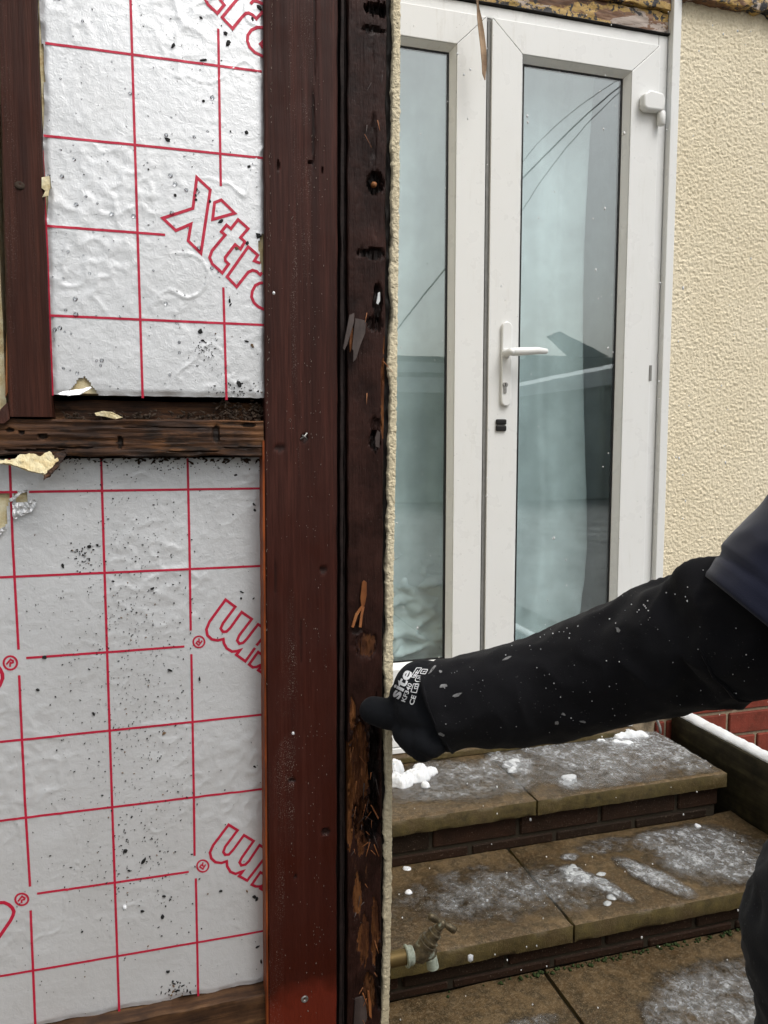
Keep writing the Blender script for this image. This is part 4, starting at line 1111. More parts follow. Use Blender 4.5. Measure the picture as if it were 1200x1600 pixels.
flap('foil_flap', [(19, 786), (44, 784), (52, 778), (58, 782), (55, 793), (49, 800), (44, 790), (28, 792), (27, 810), (22, 814), (20, 806)], M['foil'], ins2, YL, lambda a, b_: .003, .0006, .006, 1)
flap('foil_flap', [(14, 780), (21, 776), (30, 768), (44, 764), (43, 768), (33, 771), (23, 781), (17, 784)], M['foil'], ins2, YL, lambda a, b_: .0025, .0006, .004, 6)
flap('foil_flap', [(-14, 834), (4, 824), (11, 821), (8, 828), (-2, 838), (-14, 846)], M['foil'], ins2, YL, lambda a, b_: .003, .0006, .003, 7)
scr = flap('foam_scrap', [(-10, 719), (17, 720), (30, 713), (50, 709), (63, 714), (77, 707), (92, 719), (84, 729), (74, 739), (70, 745), (66, 741), (56, 739), (44, 737), (30, 731), (16, 727), (-10, 724)], M['foam'], None, Y0, lambda a, b_: .008 + (b_ - 707) * .0003, .003, .003, 9)
tag(scr, 'ragged cream scrap of foam peeling out below the wooden rail', 'scrap')
br = flap('bark_sliver', [(84, 708), (102, 705), (104, 709), (92, 728), (70, 749), (68, 743), (86, 726)], M['rail'], None, Y0, lambda a, b_: .010 + (b_ - 705) * .0003, .003, .002, 3)
tag(br, 'dark brown wood sliver along the edge of the cream foam scrap', 'scrap')
sc2 = flap('foam_sliver', [(148, 645), (162, 642), (176, 645), (192, 652), (180, 655), (165, 651), (150, 649)], M['foam'], None, Y0 + .01, lambda a, b_: .004, .002, .002, 5)
tag(sc2, 'thin pale scrap lying on the wooden rail under the upper board', 'scrap')
# far-left bay sliver
ins3 = thing('insulation_board', (-.3, Y0, 1.12), 'sliver of bare cream insulation foam left of the upper stud', 'insulation', 'foil-faced insulation boards')
rough_box(-.6, -.1475, Y0 + .02, Y0 + .07, 1.112, 2.0, .02, .002, 40, 2).build('foam_core', M['foam'], ins3, sm=True, ang=50)

# ================================================================== BOARD BESIDE THE STEPS
BX0, BX1 = 1.457, 1.505
bd_ = thing('side_board', (1.48, 1.2, 0), 'dark algae-stained slab edging right of the steps, capped with snow', 'edging')
rough_box(BX0, BX1, .35, 1.912, 0.0, .272, .02, .0022, 14, 5).build('edging_slab', M['board'], bd_, sm=True, ang=50)
b = MB(); rg = []
for k in range(181):
    y = lerp(.36, 1.905, k / 180); hgt = .013 + .005 * fbm(y, 0, 0, 14, 3) + .003 * nz(y, 2, 0, 60)
    if k in (0, 180): hgt *= .3
    x0 = BX0 + .006 + .006 * fbm(y, 3, 1, 12, 3); x1 = BX1 + .004 + .004 * fbm(y, 7, 1, 15, 3); r = []
    for i in range(15):
        u = i / 14; x = lerp(x0, x1, u)
        r.append((x, y, .2722 + hgt * (1 - abs(2 * u - 1) ** 3.2) + .0016 * fbm(x, y, 1, 70, 3) * (0 < i < 14)))
    rg.append(r)
b.rings(rg)
tag(b.build('snow_ridge', M['snow'], sm=True), 'smooth white snow ridge lying on top of the dark side edging', 'snow')

# ================================================================== SNOW AND SLUSH ON THE STEPS
def slush(name, x0, x1, y0, y1, z, fn, label, res=.0042, hmax=.006):
    nx = int((x1 - x0) / res); ny = int((y1 - y0) / res); T = []; b = MB()
    for j in range(ny + 1):
        for i in range(nx + 1):
            x = lerp(x0, x1, i / nx); y = lerp(y0, y1, j / ny); t = fn(x, y) + .34 * fbm(x, y, z, 17, 4) + .12 * fbm(x, y, z + 3, 70, 2)
            T.append(t); h = max(0, min(1, t))
            b.v.append((x, y, z + .0012 + hmax * h * (.35 + .65 * abs(fbm(x, y, z, 45, 3)) * 2.2)))
    for j in range(ny):
        for i in range(nx):
            a = j * (nx + 1) + i
            if max(T[a], T[a + 1], T[a + nx + 1], T[a + nx + 2]) > -.04: b.f.append((a, a + 1, a + nx + 2, a + nx + 1))
    b.at = {'thick': [max(0.0, min(1.0, t)) for t in T]}
    o = b.build(name, M['slush'], None, sm=True)
    return tag(o, label, 'slush', kind='stuff')
def blob(px, py, rx, ry, Z, w=1.0, ang=0.0):
    c = at(px, py, Z=Z); e = at(px + rx, py, Z=Z); f = at(px, py + ry, Z=Z)
    return (c.x, c.y, max(.004, abs(e.x - c.x)), max(.004, abs(f.y - c.y)), w, ang)
def field(bl, base=-.45):
    def f(x, y):
        t = base
        for cx, cy, rx, ry, w_, an in bl:
            dx, dy = x - cx, y - cy; ca, sa = math.cos(an), math.sin(an); u = (dx * ca + dy * sa) / rx; v = (-dx * sa + dy * ca) / ry
            t = max(t, base + (w_ - base) * smooth((1.75 - (u * u + v * v) ** .5) / 1.3))
        return t
    return f
f1 = field([blob(740, 1222, 150, 30, Z1, .42), blob(950, 1195, 160, 40, Z1, .45), blob(1060, 1185, 80, 34, Z1, .5), blob(740, 1206, 90, 20, Z1, .55), blob(800, 1192, 36, 24, Z1, .85), blob(920, 1176, 110, 30, Z1, .62), blob(1030, 1166, 80, 36, Z1, .85), blob(990, 1158, 60, 22, Z1, 1.0), blob(890, 1224, 22, 10, Z1, .85), blob(690, 1205, 60, 22, Z1, .5), blob(860, 1168, 60, 18, Z1, .75), blob(1000, 1188, 110, 24, Z1, .6), blob(660, 1236, 60, 16, Z1, .3), blob(1080, 1180, 50, 22, Z1, .65)])
slush('slush_sheet', .28, 1.395, 1.612, 1.90, Z1, f1, 'grey melting slush spread over the upper step')
f2 = field([blob(760, 1395, 170, 52, Z2, .34), blob(860, 1390, 110, 46, Z2, .36), blob(1110, 1335, 120, 56, Z2, .42), blob(960, 1320, 70, 14, Z2, .3), blob(780, 1395, 130, 36, Z2, .42), blob(700, 1405, 60, 26, Z2, .32), blob(900, 1370, 22, 20, Z2, 1.0), blob(945, 1385, 14, 34, Z2, 1.0, .3), blob(1100, 1335, 90, 44, Z2, .72), blob(1020, 1370, 22, 44, Z2, .95, .4), blob(1150, 1350, 60, 40, Z2, .7), blob(1060, 1310, 90, 22, Z2, .6), blob(850, 1385, 60, 34, Z2, .45), blob(950, 1325, 40, 10, Z2, .4), blob(890, 1340, 16, 6, Z2, .7)])
slush('slush_sheet', .28, 1.445, 1.325, 1.618, Z2, f2, 'grey ice and streaky slush patches on the lower step')
f3 = field([blob(1100, 1560, 90, 60, 0.0, .62), blob(1180, 1560, 90, 90, 0.0, .6), blob(1050, 1590, 60, 40, 0.0, .5), blob(830, 1600, 60, 14, 0.0, .35)])
slush('slush_sheet', .3, 1.40, .85, 1.30, 0.0, f3, 'grey slush patch on the paving below the steps')

def clump(name, spots, Z, label, amp=.35, res=.0016):
    W = []
    for px, py, r, h in spots:
        c = at(px, py, Z=Z); W.append((c.x, c.y, r, h))
    x0 = min(c[0] - c[2] * 1.5 for c in W) - .012; x1 = max(c[0] + c[2] * 1.5 for c in W) + .012; y0 = min(c[1] - c[2] * 1.5 for c in W) - .012; y1 = max(c[1] + c[2] * 1.5 for c in W) + .012
    def H(x, y):
        xx = x + .010 * fbm(x, y, 3, 38, 4); yy = y + .010 * fbm(x, y, 8, 38, 4); S = 0.0; hm = 0.0
        for cx, cy, r, hh in W:
            e = math.exp(-1.9 * ((xx - cx) ** 2 + ((yy - cy) * 1.1) ** 2) / (r * r * 1.9)); S += e; hm += e * hh
        S -= .42 + .25 * fbm(x, y, 12, 45, 3)
        if S < 0: return -.002
        t = hm / (S + .42) * (1 - math.exp(-5.5 * S)) ** .7
        return t * (1 + amp * fbm(x, y, 1, 60, 4) + .22 * fbm(x, y, 5, 190, 3))
    nx = int((x1 - x0) / res); ny = int((y1 - y0) / res); b = MB(); T = []
    for j in range(ny + 1):
        for i in range(nx + 1):
            x, y = lerp(x0, x1, i / nx), lerp(y0, y1, j / ny); h = H(x, y); T.append(h); b.v.append((x, y, Z + .0005 + max(0, h)))
    for j in range(ny):
        for i in range(nx):
            a = j * (nx + 1) + i
            if max(T[a], T[a + 1], T[a + nx + 1], T[a + nx + 2]) > 0: b.f.append((a, a + 1, a + nx + 2, a + nx + 1))
    me = b.mesh(name); bm = bmesh.new(); bm.from_mesh(me); bmesh.ops.delete(bm, geom=[v for v in bm.verts if not v.link_faces], context='VERTS'); bm.to_mesh(me); bm.free()
    return tag(link_mesh(name, me, M['snow'], sm=True), label, 'snow', 'lumps of snow on the upper step')
clump('snow_clump', [(628, 1226, .026, .024), (643, 1216, .020, .020), (660, 1216, .022, .024), (674, 1208, .018, .016), (655, 1204, .016, .016), (620, 1205, .022, .03), (664, 1229, .012, .012), (605, 1220, .03, .02)], Z1, 'white snow lump at the left end of the upper step')
clump('snow_clump', [(966, 1153, .016, .014), (985, 1152, .020, .022), (1002, 1150, .015, .014), (962, 1160, .012, .007), (980, 1162, .018, .007), (1010, 1153, .009, .006), (940, 1158, .014, .005)], Z1, 'white snow lump near the right end of the upper step')
clump('snow_clump', [(884, 1214, .014, .0032), (892, 1219, .015, .0036), (886, 1224, .013, .003), (896, 1213, .012, .003)], Z1, 'small flat snow lump in the middle of the upper step front').data.materials[0] = M['wetsnow']
clump('snow_clump', [(800, 1198, .018, .004), (804, 1190, .018, .005), (801, 1205, .015, .0035), (795, 1194, .015, .0035)], Z1, 'small snow lump beside the joint between upper step slabs').data.materials[0] = M['wetsnow']
cl = clump('ice_lump', [(893, 1356, .013, .004), (903, 1368, .014, .005), (914, 1372, .012, .004), (890, 1364, .011, .004)], Z2, 'small pale ice lump in the middle of the lower step')
cl['group'] = 'ice pieces on the lower step'; cl.data.materials[0] = M['ice']
cl = clump('ice_lump', [(938, 1366, .009, .003), (945, 1378, .010, .004), (951, 1390, .011, .004), (953, 1402, .011, .004), (950, 1412, .009, .003)], Z2, 'curved pale ice sliver right of the ice lump on the lower step')
cl['group'] = 'ice pieces on the lower step'; cl.data.materials[0] = M['ice']
for q in ((638, 1395, 'tiny triangular snow fleck on the left of the lower step', Z2), (635, 1357, 'tiny flat snow fleck at the back left of the lower step', Z2), (1089, 1291, 'tiny snow fleck at the back right of the lower step', Z2)):
    cl = clump('snow_fleck', [(q[0], q[1], .008, .004), (q[0] + 4, q[1] + 1, .006, .003)], q[3], q[2], .3, .001); cl['group'] = 'snow flecks on the lower step'
# snow on the lower hinge
me = union([((hc.x - .02, SY - .016, hc.z + .024), .012, (hc.x + .02, SY - .014, hc.z + .023), .012), ((hc.x - .005, SY - .015, hc.z + .032), .013, (hc.x + .01, SY - .014, hc.z + .030), .010)], .003, 3, .002, 60)
tag(link_mesh('snow_clump', me, M['snow'], sm=True), 'little snow cap on the lower door hinge above the black sleeve', 'snow')

# ================================================================== GARDEN TAP
TY = 1.10
tp = thing('garden_tap', (.27, TY, .3), 'corroded brass garden tap on a short pipe from the render edge', 'tap')
a0 = at(640, 1493, Y=TY); pz = a0.z
MB().tube([(.262, TY, pz), (.30, TY, pz), (at(634, 1493, Y=TY).x, TY, pz)], .0125, 20).build('pipe', M['brass'], tp, sm=True, ang=50)
fx = at(633, 1493, Y=TY).x
MB().lathe((fx, TY, pz), (1, 0, 0), [(0, .0155), (.0015, .0172), (.004, .0172), (.005, .0145), (.010, .0150), (.013, .0135)], 22).build('flange', M['verdi'], tp, sm=True, ang=40)
c0 = Vector((at(655, 1492, Y=TY).x, TY, pz)); ax = Vector((.58, -.12, .80)).normalized()
bdy = MB().lathe((fx + .010, TY, pz), (1, 0, 0), [(0, .0115), (.010, .0125), (.024, .0135), (.034, .0125), (.040, .009), (.043, .003)], 20)
bdy.lathe(c0 - ax * .012, ax, [(0, .008), (.006, .0145), (.018, .0152), (.030, .0138), (.031, .0155), (.035, .0155), (.036, .0135), (.0375, .0135), (.038, .0148), (.042, .0148), (.043, .0115), (.051, .0105), (.052, .0118), (.055, .0118), (.056, .0085), (.062, .0080), (.063, .004)], 6 * 3)
bdy.build('tap_body', M['corr'], tp, sm=True, ang=35)
MB().tube([c0 + Vector((.010, 0, -.002)), c0 + Vector((.020, -.002, -.010)), c0 + Vector((.0225, -.003, -.026))], [.0095, .0095, .0098], 18).build('spout', M['verdi'], tp, sm=True, ang=50)
h0 = c0 + ax * .058; pe = Vector((-.80, .05, .60)); pe = (pe - ax * pe.dot(ax)).normalized()
hb = MB().lathe(h0 - ax * .008, ax, [(0, .0062), (.008, .0068), (.014, .0066), (.017, .004), (.018, .001)], 14)
for s in (-1, 1):
    hb.lathe(h0 + ax * .004, pe * s, [(0, .0045), (.010, .0044), (.014, .0056), (.022, .0064), (.026, .0055), (.0285, .002)], 12)
hb.build('crosshead', M['corr'], tp, sm=True, ang=45)

# ================================================================== PEELED STRIP HANGING BEFORE THE DOOR
ps = []; YS = YD - .07
for px, py, w_ in ((745, -14, 1.2), (746.5, 10, 1.6), (749, 28, 3.4), (752, 50, 4.4), (755, 75, 4.6), (756.5, 100, 4.2), (756, 116, 3.0), (757.5, 125, .8)):
    ps.append((at(px, py, Y=YS), w_ * .0018))
rg = []
for i, (c, w_) in enumerate(ps):
    tw = .25 + .05 * i; d = Vector((math.cos(tw), math.sin(tw) * .7, 0)); n = Vector((-d.y, d.x, 0)); r = []
    for k in range(7):
        u = k / 6 * 2 - 1; r.append(c + d * w_ * u * 1.25 + n * w_ * .55 * (1 - u * u) + n * 0)
    for k in range(6, -1, -1):
        u = k / 6 * 2 - 1; r.append(c + d * w_ * u * 1.2 + n * (w_ * .55 * (1 - u * u) - .0012))
    rg.append(r)
tag(MB().rings(rg).build('peeled_strip', mat_wood('dry_peel', (.20, .125, .075), (.36, .25, .16), (.48, .36, .25), 'z', .7), None, sm=True, ang=60), 'dry brown wood peeling hanging over the top of the doors', 'wood strip')

# ================================================================== PERSON
person = thing('person', (.95, .28, 0), 'person in navy top with black sleeves, gloved hand pointing at the rotten board', 'person')
def P(px, py, d): return at(px, py, d=d)
def cam_pt(lat, dep, z):
    v = CAM + _r * lat + _fh * dep; v.z = z; return v
sh_ = P(1440, 752, .63); el_ = P(1232, 962, .665)
hipL, hipR = cam_pt(.74, .52, .66), cam_pt(.86, .30, .66)
kneeL, kneeR = P(1362, 1480, .55), cam_pt(.50, .20, .60)
anL, anR = cam_pt(.47, .52, .09), cam_pt(.66, .22, .09)
neck = cam_pt(.66, .36, 1.27); head = cam_pt(.60, .37, 1.42); shR = cam_pt(.74, .16, 1.16)
belly = cam_pt(.80, .40, .82); chest = cam_pt(.72, .38, 1.06)
hndR = cam_pt(.50, .12, .72); elR = cam_pt(.78, .06, .92)
wr_ = P(735, 1098, .85)
limbs = [(belly, .10, chest, .12), (chest, .11, neck, .05), (neck, .052, head, .06), (sh_, .040, el_, .034), (el_, .034, P(1100, 1000, .748), .034), (P(1100, 1000, .748), .034, P(950, 1044, .795), .032), (P(950, 1044, .795), .032, wr_, .026), (shR, .045, elR, .036), (elR, .034, hndR, .024), (chest, .08, sh_, .05), (chest, .08, shR, .05), (belly, .10, hipL, .085), (belly, .10, hipR, .085),
         (hipL, .075, kneeL, .05), (kneeL, .048, anL, .032), (hipR, .075, kneeR, .05), (kneeR, .048, anR, .032)]
fw = (cam_pt(.40, .60, 1.40) - cam_pt(.60, .37, 1.42)).normalized(); rt = fw.cross(Vector((0, 0, 1))).normalized()
limbs += [(head + Vector((0, 0, .035)) - fw * .015, .086, head + Vector((0, 0, .05)) + fw * .01, .083), (head + fw * .03 - Vector((0, 0, .02)), .066, head + fw * .045 - Vector((0, 0, .055)), .042),
          (head + fw * .092 + Vector((0, 0, .01)), .010, head + fw * .108 - Vector((0, 0, .018)), .014),
          (head + rt * .085 + Vector((0, 0, .01)), .012, head + rt * .085 - Vector((0, 0, .015)), .010), (head - rt * .085 + Vector((0, 0, .01)), .012, head - rt * .085 - Vector((0, 0, .015)), .010),
          (head + fw * .085 - Vector((0, 0, .052)) + rt * .018, .010, head + fw * .085 - Vector((0, 0, .052)) - rt * .018, .010)]
body = link_mesh('body', union(limbs, .007, 3), M['skin'], person, sm=True)
for s in (-1, 1):
    MB().lathe(head + fw * .083 + rt * s * .031 + Vector((0, 0, .018)), fw, [(0, .011), (.004, .009), (.007, .004)], 12).build('eye', M['ink'], person, sm=True)
link_mesh('hair', union([(head + Vector((0, 0, .062)) - fw * .03, .088, head + Vector((0, 0, .075)) + fw * .012, .082), (head - fw * .055 + Vector((0, 0, .0)), .065, head - fw * .03 + Vector((0, 0, .06)), .085)], .006, 2, .006, 50), M['hair'], person, sm=True)
# navy top: body of the garment
top_me = union([(belly - Vector((0, 0, .10)), .165, belly, .155), (belly, .155, chest, .165), (chest, .16, lerp(chest, neck, .75), .085), (chest, .12, sh_ + Vector((.012, -.01, -.02)), .082), (chest, .12, shR, .082)], .008, 5, .008, 9)
top = link_mesh('sweatshirt', top_me, M['navy'], person, sm=True)
# navy sleeve with its hem, over the black sleeve
hem = P(1207, 987, .662); axn = (sh_ - hem).normalized()
def folds(sd, amp, f=1.0):
    return lambda i, k, a, p: amp * (1 - abs(fbm(p.x + sd, p.y, p.z, 15 * f, 2)) * 2.4) + amp * .5 * fbm(p.x, p.y + sd, p.z, 45 * f, 2)
n_ = 46; pts = []; rad = []
for k in range(n_ + 1):
    t = k / n_; pts.append(hem + (sh_ - hem) * t); rr = .0725 + .012 * t
    if k < 1: rr -= .002
    if k in (6, 7): rr -= .0022
    rad.append(rr)
sl_ = MB(); sl_.tube(pts, rad, 72, fn=folds(3, .0040), cap=False)
so_ = sl_.build('short_sleeve', M['navy'], person, sm=True); md = so_.modifiers.new('thick', 'SOLIDIFY'); md.thickness = .003; md.offset = -1
# black sleeve
ring = [(684, 1106, .852, 63), (692, 1104, .851, 66), (725, 1099, .848, 68), (760, 1093, .843, 71), (805, 1084, .833, 76), (850, 1074, .822, 80), (900, 1060, .807, 84), (950, 1044, .79, 87), (1000, 1029, .772, 90), (1045, 1014, .756, 95), (1085, 1000, .74, 97), (1120, 989, .725, 100), (1165, 977, .70, 106), (1215, 965, .675, 106), (1300, 890, .652, 92)]
def catmull(q, n):
    out = []
    for i in range(len(q) - 1):
        p0, p1, p2, p3 = q[max(i - 1, 0)], q[i], q[i + 1], q[min(i + 2, len(q) - 1)]
        for k in range(n):
            t = k / n; out.append(tuple(.5 * ((2 * b1) + (-a1 + c1) * t + (2 * a1 - 5 * b1 + 4 * c1 - d1) * t * t + (-a1 + 3 * b1 - 3 * c1 + d1) * t ** 3) for a1, b1, c1, d1 in zip(p0, p1, p2, p3)))
    out.append(tuple(q[-1])); return out
cr = catmull(ring, 14)
spts = [P(a, b_, d) for a, b_, d, r in cr]; srad = [r * d / 1200 for a, b_, d, r in cr]
bump_c = P(1086, 905, .70)
def sfold(i, k, a, p):
    t = i / (len(cr) - 1)
    amp = .0042 + .0060 * smooth((t - .40) / .4)
    q = p.x * 26 + p.z * 30 + 2.2 * fbm(p.x, p.y, p.z, 9, 2)
    h = amp * (.55 * math.sin(q * 1.0) * (.5 + .5 * nz(p.x, p.y, p.z, 12)) + (1 - abs(fbm(p.x, p.y, p.z, 18, 2)) * 2.6) * .8) + .0012 * fbm(p.x, p.y, p.z, 60, 2)
    w_ = (p - bump_c).length
    h += .012 * smooth(1 - w_ / .035)
    if i < 4: h -= .0015
    return h
bs = MB(); bs.tube(spts, srad, 96, fn=sfold, cap=False)
sleeve = bs.build('long_sleeve', M['sleeve'], person, sm=True); md = sleeve.modifiers.new('thick', 'SOLIDIFY'); md.thickness = .003; md.offset = -1
# glove: back of hand to the viewer, index finger pressed on the board, other fingers curled
def Q(px, py, d, r, px2, py2, d2, r2): return (P(px, py, d), r, P(px2, py2, d2), r2)
gl_parts = [Q(720, 1100, .852, .041, 690, 1092, .854, .0405), Q(690, 1092, .854, .0405, 660, 1078, .858, .0335), Q(700, 1120, .850, .038, 668, 1112, .852, .034), Q(664, 1074, .862, .031, 640, 1090, .866, .0235), Q(660, 1108, .855, .033, 640, 1106, .862, .023),
            # index: three joints, slightly bent, tip on the wood
            Q(642, 1106, .862, .0215, 617, 1116, .866, .0185), Q(617, 1116, .866, .0185, 598, 1114, .872, .0170), Q(598, 1114, .872, .0170, 583, 1110, .878, .0158),
            # middle, ring, little finger folded into the palm
            Q(642, 1122, .856, .0170, 634, 1144, .850, .0155), Q(634, 1144, .850, .0155, 650, 1162, .846, .0150), Q(650, 1162, .846, .015, 672, 1158, .848, .0145),
            Q(652, 1128, .846, .0170, 645, 1154, .838, .0155), Q(645, 1154, .838, .0155, 660, 1170, .835, .0145), Q(660, 1170, .835, .0145, 682, 1158, .838, .0140),
            Q(672, 1130, .838, .0170, 662, 1158, .828, .0145), Q(662, 1158, .828, .0145, 674, 1166, .826, .0135), Q(674, 1166, .826, .0135, 690, 1156, .832, .0130),
            # thumb on the far side
            Q(690, 1070, .885, .018, 655, 1068, .900, .0155), Q(655, 1068, .900, .0155, 632, 1082, .905, .0140)]
gme = union(gl_parts, .0021, 3, .0012, 70)
glove = link_mesh('glove', gme, M['glove'], person, sm=True)
gv = [v.co.copy() for v in gme.vertices]; gp = [tuple(p.vertices) for p in gme.polygons]
bvh_g = BVHTree.FromPolygons(gv, gp)
bvh_s = BVHTree.FromPolygons([Vector(v) for v in bs.v], bs.f)
def hit(px, py):
    dvec = ray(px, py).normalized(); best = None
    for t in (bvh_g, bvh_s):
        h = t.ray_cast(CAM, dvec)
        if h[0] is not None and (best is None or h[3] < best[3]): best = h
    return best
prn = MB()
def text_print(body_, ox, oy, ux, uy, size, bold=0.0, sx=1.0):
    """lettering printed on the glove: origin, reading direction, height in survey pixels"""
    cu = bpy.data.curves.new('t', 'FONT'); cu.body = body_; cu.size = 1.0; cu.offset = bold; cu.resolution_u = 3
    o = bpy.data.objects.new('t', cu); COL.objects.link(o)
    dg = bpy.context.evaluated_depsgraph_get(); dg.update(); me = bpy.data.meshes.new_from_object(o.evaluated_get(dg))
    bpy.data.objects.remove(o)
    bm = bmesh.new(); bm.from_mesh(me); bpy.data.meshes.remove(me)
    bmesh.ops.triangulate(bm, faces=bm.faces[:])
    for _ in range(2): bmesh.ops.subdivide_edges(bm, edges=[e for e in bm.edges if e.calc_length() > .22], cuts=1); bmesh.ops.triangulate(bm, faces=bm.faces[:])
    vs_ = []; ok = []
    l = math.hypot(ux, uy); ux, uy = ux / l, uy / l; nx, ny = uy, -ux     # 'up' of the text
    for v in bm.verts:
        px = ox + (v.co.x * sx * ux + v.co.y * nx) * size; py = oy + (v.co.x * sx * uy + v.co.y * ny) * size
        h = hit(px, py); ok.append(h is not None)
        vs_.append((h[0] - ray(px, py).normalized() * .0006) if h else Vector((0, 0, 0)))
    bm.verts.index_update()
    prn.add(vs_, [tuple(v.index for v in f.verts) for f in bm.faces if all(ok[v.index] for v in f.verts)]); bm.free()
def stroke_print(pts, w_=1.0, closed=True):
    q = densify(pts + ([pts[0]] if closed else []), 1.6)
    for a, c in zip(q, q[1:]):
        l = math.hypot(c[0] - a[0], c[1] - a[1]) or 1; n = (-(c[1] - a[1]) / l * w_ / 2, (c[0] - a[0]) / l * w_ / 2)
        vs_ = []
        for e in ((a[0] + n[0], a[1] + n[1]), (c[0] + n[0], c[1] + n[1]), (c[0] - n[0], c[1] - n[1]), (a[0] - n[0], a[1] - n[1])):
            h = hit(*e)
            if not h: break
            vs_.append(h[0] - ray(*e).normalized() * .0006)
        if len(vs_) == 4: prn.add(vs_, [(0, 1, 2, 3)])
text_print('site', 622.5, 1093.5, 26, -51, 24, .026, 1.42)
text_print('KF340', 632.5, 1098, 14, -35, 9.4, .016, 1.28)
text_print('CE', 645.5, 1102.5, 5.5, -17, 10, .022, 1.3)
def zoomG(p): return [(590 + a / 10, 1020 + b_ / 10) for a, b_ in p]
for q in ([(520, 610), (560, 485), (650, 485), (605, 625)], [(575, 560), (590, 495), (640, 490), (620, 560)], [(520, 375), (610, 235), (690, 235), (575, 385)], [(585, 430), (615, 360), (690, 365), (705, 410), (690, 445), (610, 450)], [(665, 320), (700, 255), (785, 260), (745, 330)]): stroke_print(zoomG(q), 1.1)
for q in ([(560, 345), (600, 350)], [(590, 300), (640, 320)], [(620, 400), (670, 385), (660, 425)], [(590, 520), (625, 535)], [(705, 300), (750, 285)], [(560, 370), (630, 270)]): stroke_print(zoomG(q), 1.2, False)
tag(prn.build('glove_print', M['ink'], glove), kind='stuff')
# pale scuffs on glove and sleeve
sc_f = MB()
for px, py, a, l, w_ in ((676, 1045, -.9, 11, 2.2), (688, 1049, .2, 3, 2.5), (693, 1072, -.2, 7, 4.0), (714, 1086, -.4, 9, 2.6), (690, 1148, .5, 6, 3.0), (792, 1028, -.4, 9, 2.0), (966, 984, .9, 6, 4.0), (870, 1130, .3, 4, 3), (880, 1116, .4, 4, 2), (910, 1128, .2, 6, 2)):
    n = 9; ring_ = []
    random.seed(int(px))
    for k in range(n):
        t = 2 * math.pi * k / n; u, v = l * math.cos(t) * random.uniform(.6, 1.1), w_ * math.sin(t) * random.uniform(.5, 1.2)
        h = hit(px + u * math.cos(a) - v * math.sin(a), py + u * math.sin(a) + v * math.cos(a))
        if h: ring_.append(h[0] - ray(px, py).normalized() * .0007)
    if len(ring_) == n: sc_f.add(ring_, [tuple(range(n))])
tag(sc_f.build('plaster_smear', mat_plain('plaster_dust', (.27, .27, .27), .9, 0, .6, 300), sleeve), kind='stuff')
# other sleeve, glove, trousers, boots
os_ = MB(); os_.tube([lerp(shR, elR, k / 12) for k in range(13)] + [lerp(elR, hndR, k / 12) for k in range(1, 13)], [lerp(.078, .060, k / 24) for k in range(25)], 40, fn=folds(7, .004))
os_.build('long_sleeve', M['sleeve'], person, sm=True)
hdir = (hndR - elR).normalized(); hs_ = hdir.cross(Vector((0, 0, 1))).normalized(); g2 = [(hndR - hdir * .03, .036, hndR + hdir * .05, .036)]
for k in range(4):
    r0 = hndR + hdir * .06 + hs_ * (k - 1.5) * .021; m1 = r0 + hdir * (.032 - .003 * abs(k - 1.5)) - Vector((0, 0, .008)); e1 = m1 + hdir * .024 - Vector((0, 0, .022))
    g2 += [(r0, .0115, m1, .0105), (m1, .0105, e1, .0095)]
g2 += [(hndR + hs_ * .03, .014, hndR + hs_ * .055 + hdir * .03, .012), (hndR + hs_ * .055 + hdir * .03, .012, hndR + hs_ * .058 + hdir * .055 - Vector((0, 0, .01)), .011)]
link_mesh('glove', union(g2, .003, 3), M['glove'], person, sm=True)
tro = union([(belly - Vector((0, 0, .10)), .150, lerp(hipL, hipR, .5), .150), (hipL, .125, kneeL, .086), (kneeL, .086, lerp(kneeL, anL, .55), .076), (lerp(kneeL, anL, .5), .076, anL, .066), (hipR, .125, kneeR, .088), (kneeR, .086, anR, .066)], .006, 4, .010, 16)
ns_ = [v.normal.copy() for v in tro.vertices]
for v, n in zip(tro.vertices, ns_):
    v.co += n * .0035 * (1 - abs(fbm(v.co.x, v.co.y, v.co.z * 1.6, 22, 2)) * 3)
link_mesh('trousers', tro, M['trouser'], person, sm=True)
for a_, k_ in ((anL, kneeL), (anR, kneeR)):
    f2_ = Vector((-_r.x, -_r.y, 0)); z_ = Vector((a_.x, a_.y, 0))
    bt = union([(z_ + Vector((0, 0, .05)) - f2_ * .05, .045, z_ + Vector((0, 0, .045)) + f2_ * .13, .042), (z_ + Vector((0, 0, .06)), .05, a_ + Vector((0, 0, .04)), .052)], .006, 3)
    for v in bt.vertices: v.co.z = max(v.co.z, .002)
    link_mesh('boot', bt, M['boot'], person, sm=True)

# ================================================================== FALLING SNOW
fl = MB(); random.seed(77)
ico = bmesh.new(); bmesh.ops.create_icosphere(ico, subdivisions=1, radius=1); iv = [v.co.copy() for v in ico.verts]; ifc = [tuple(v.index for v in f.verts) for f in ico.faces]; ico.free()
def flake(c, r, st=1.0):
    fl.add([c + Vector((q.x * r * random.uniform(.7, 1.2), q.y * r, q.z * r * st * random.uniform(.8, 1.2))) for q in iv], ifc)
for i in range(95):
    px, py = random.uniform(690, 1195), random.uniform(890, 1165); h = hit(px, py)
    if h: flake(h[0] - ray(px, py).normalized() * .0004, random.choice((.0003, .0004, .0004, .0005, .0007)) * random.uniform(.7, 1.1))
for i in range(24):
    px = random.uniform(780, 1100); py = lerp(1012, 905, (px - 780) / 320) + random.uniform(0, 26); h = hit(px, py)
    if h: flake(h[0], random.uniform(.0005, .0010))
for i in range(260):
    v = ray(random.uniform(560, 1230), random.uniform(-30, 1630)); t = random.uniform(.75, 1.9); p = CAM + v * t
    if p.y > YD - .06 or p.x < .30: continue
    flake(p, random.uniform(.0007, .0014), random.uniform(1.0, 1.9))
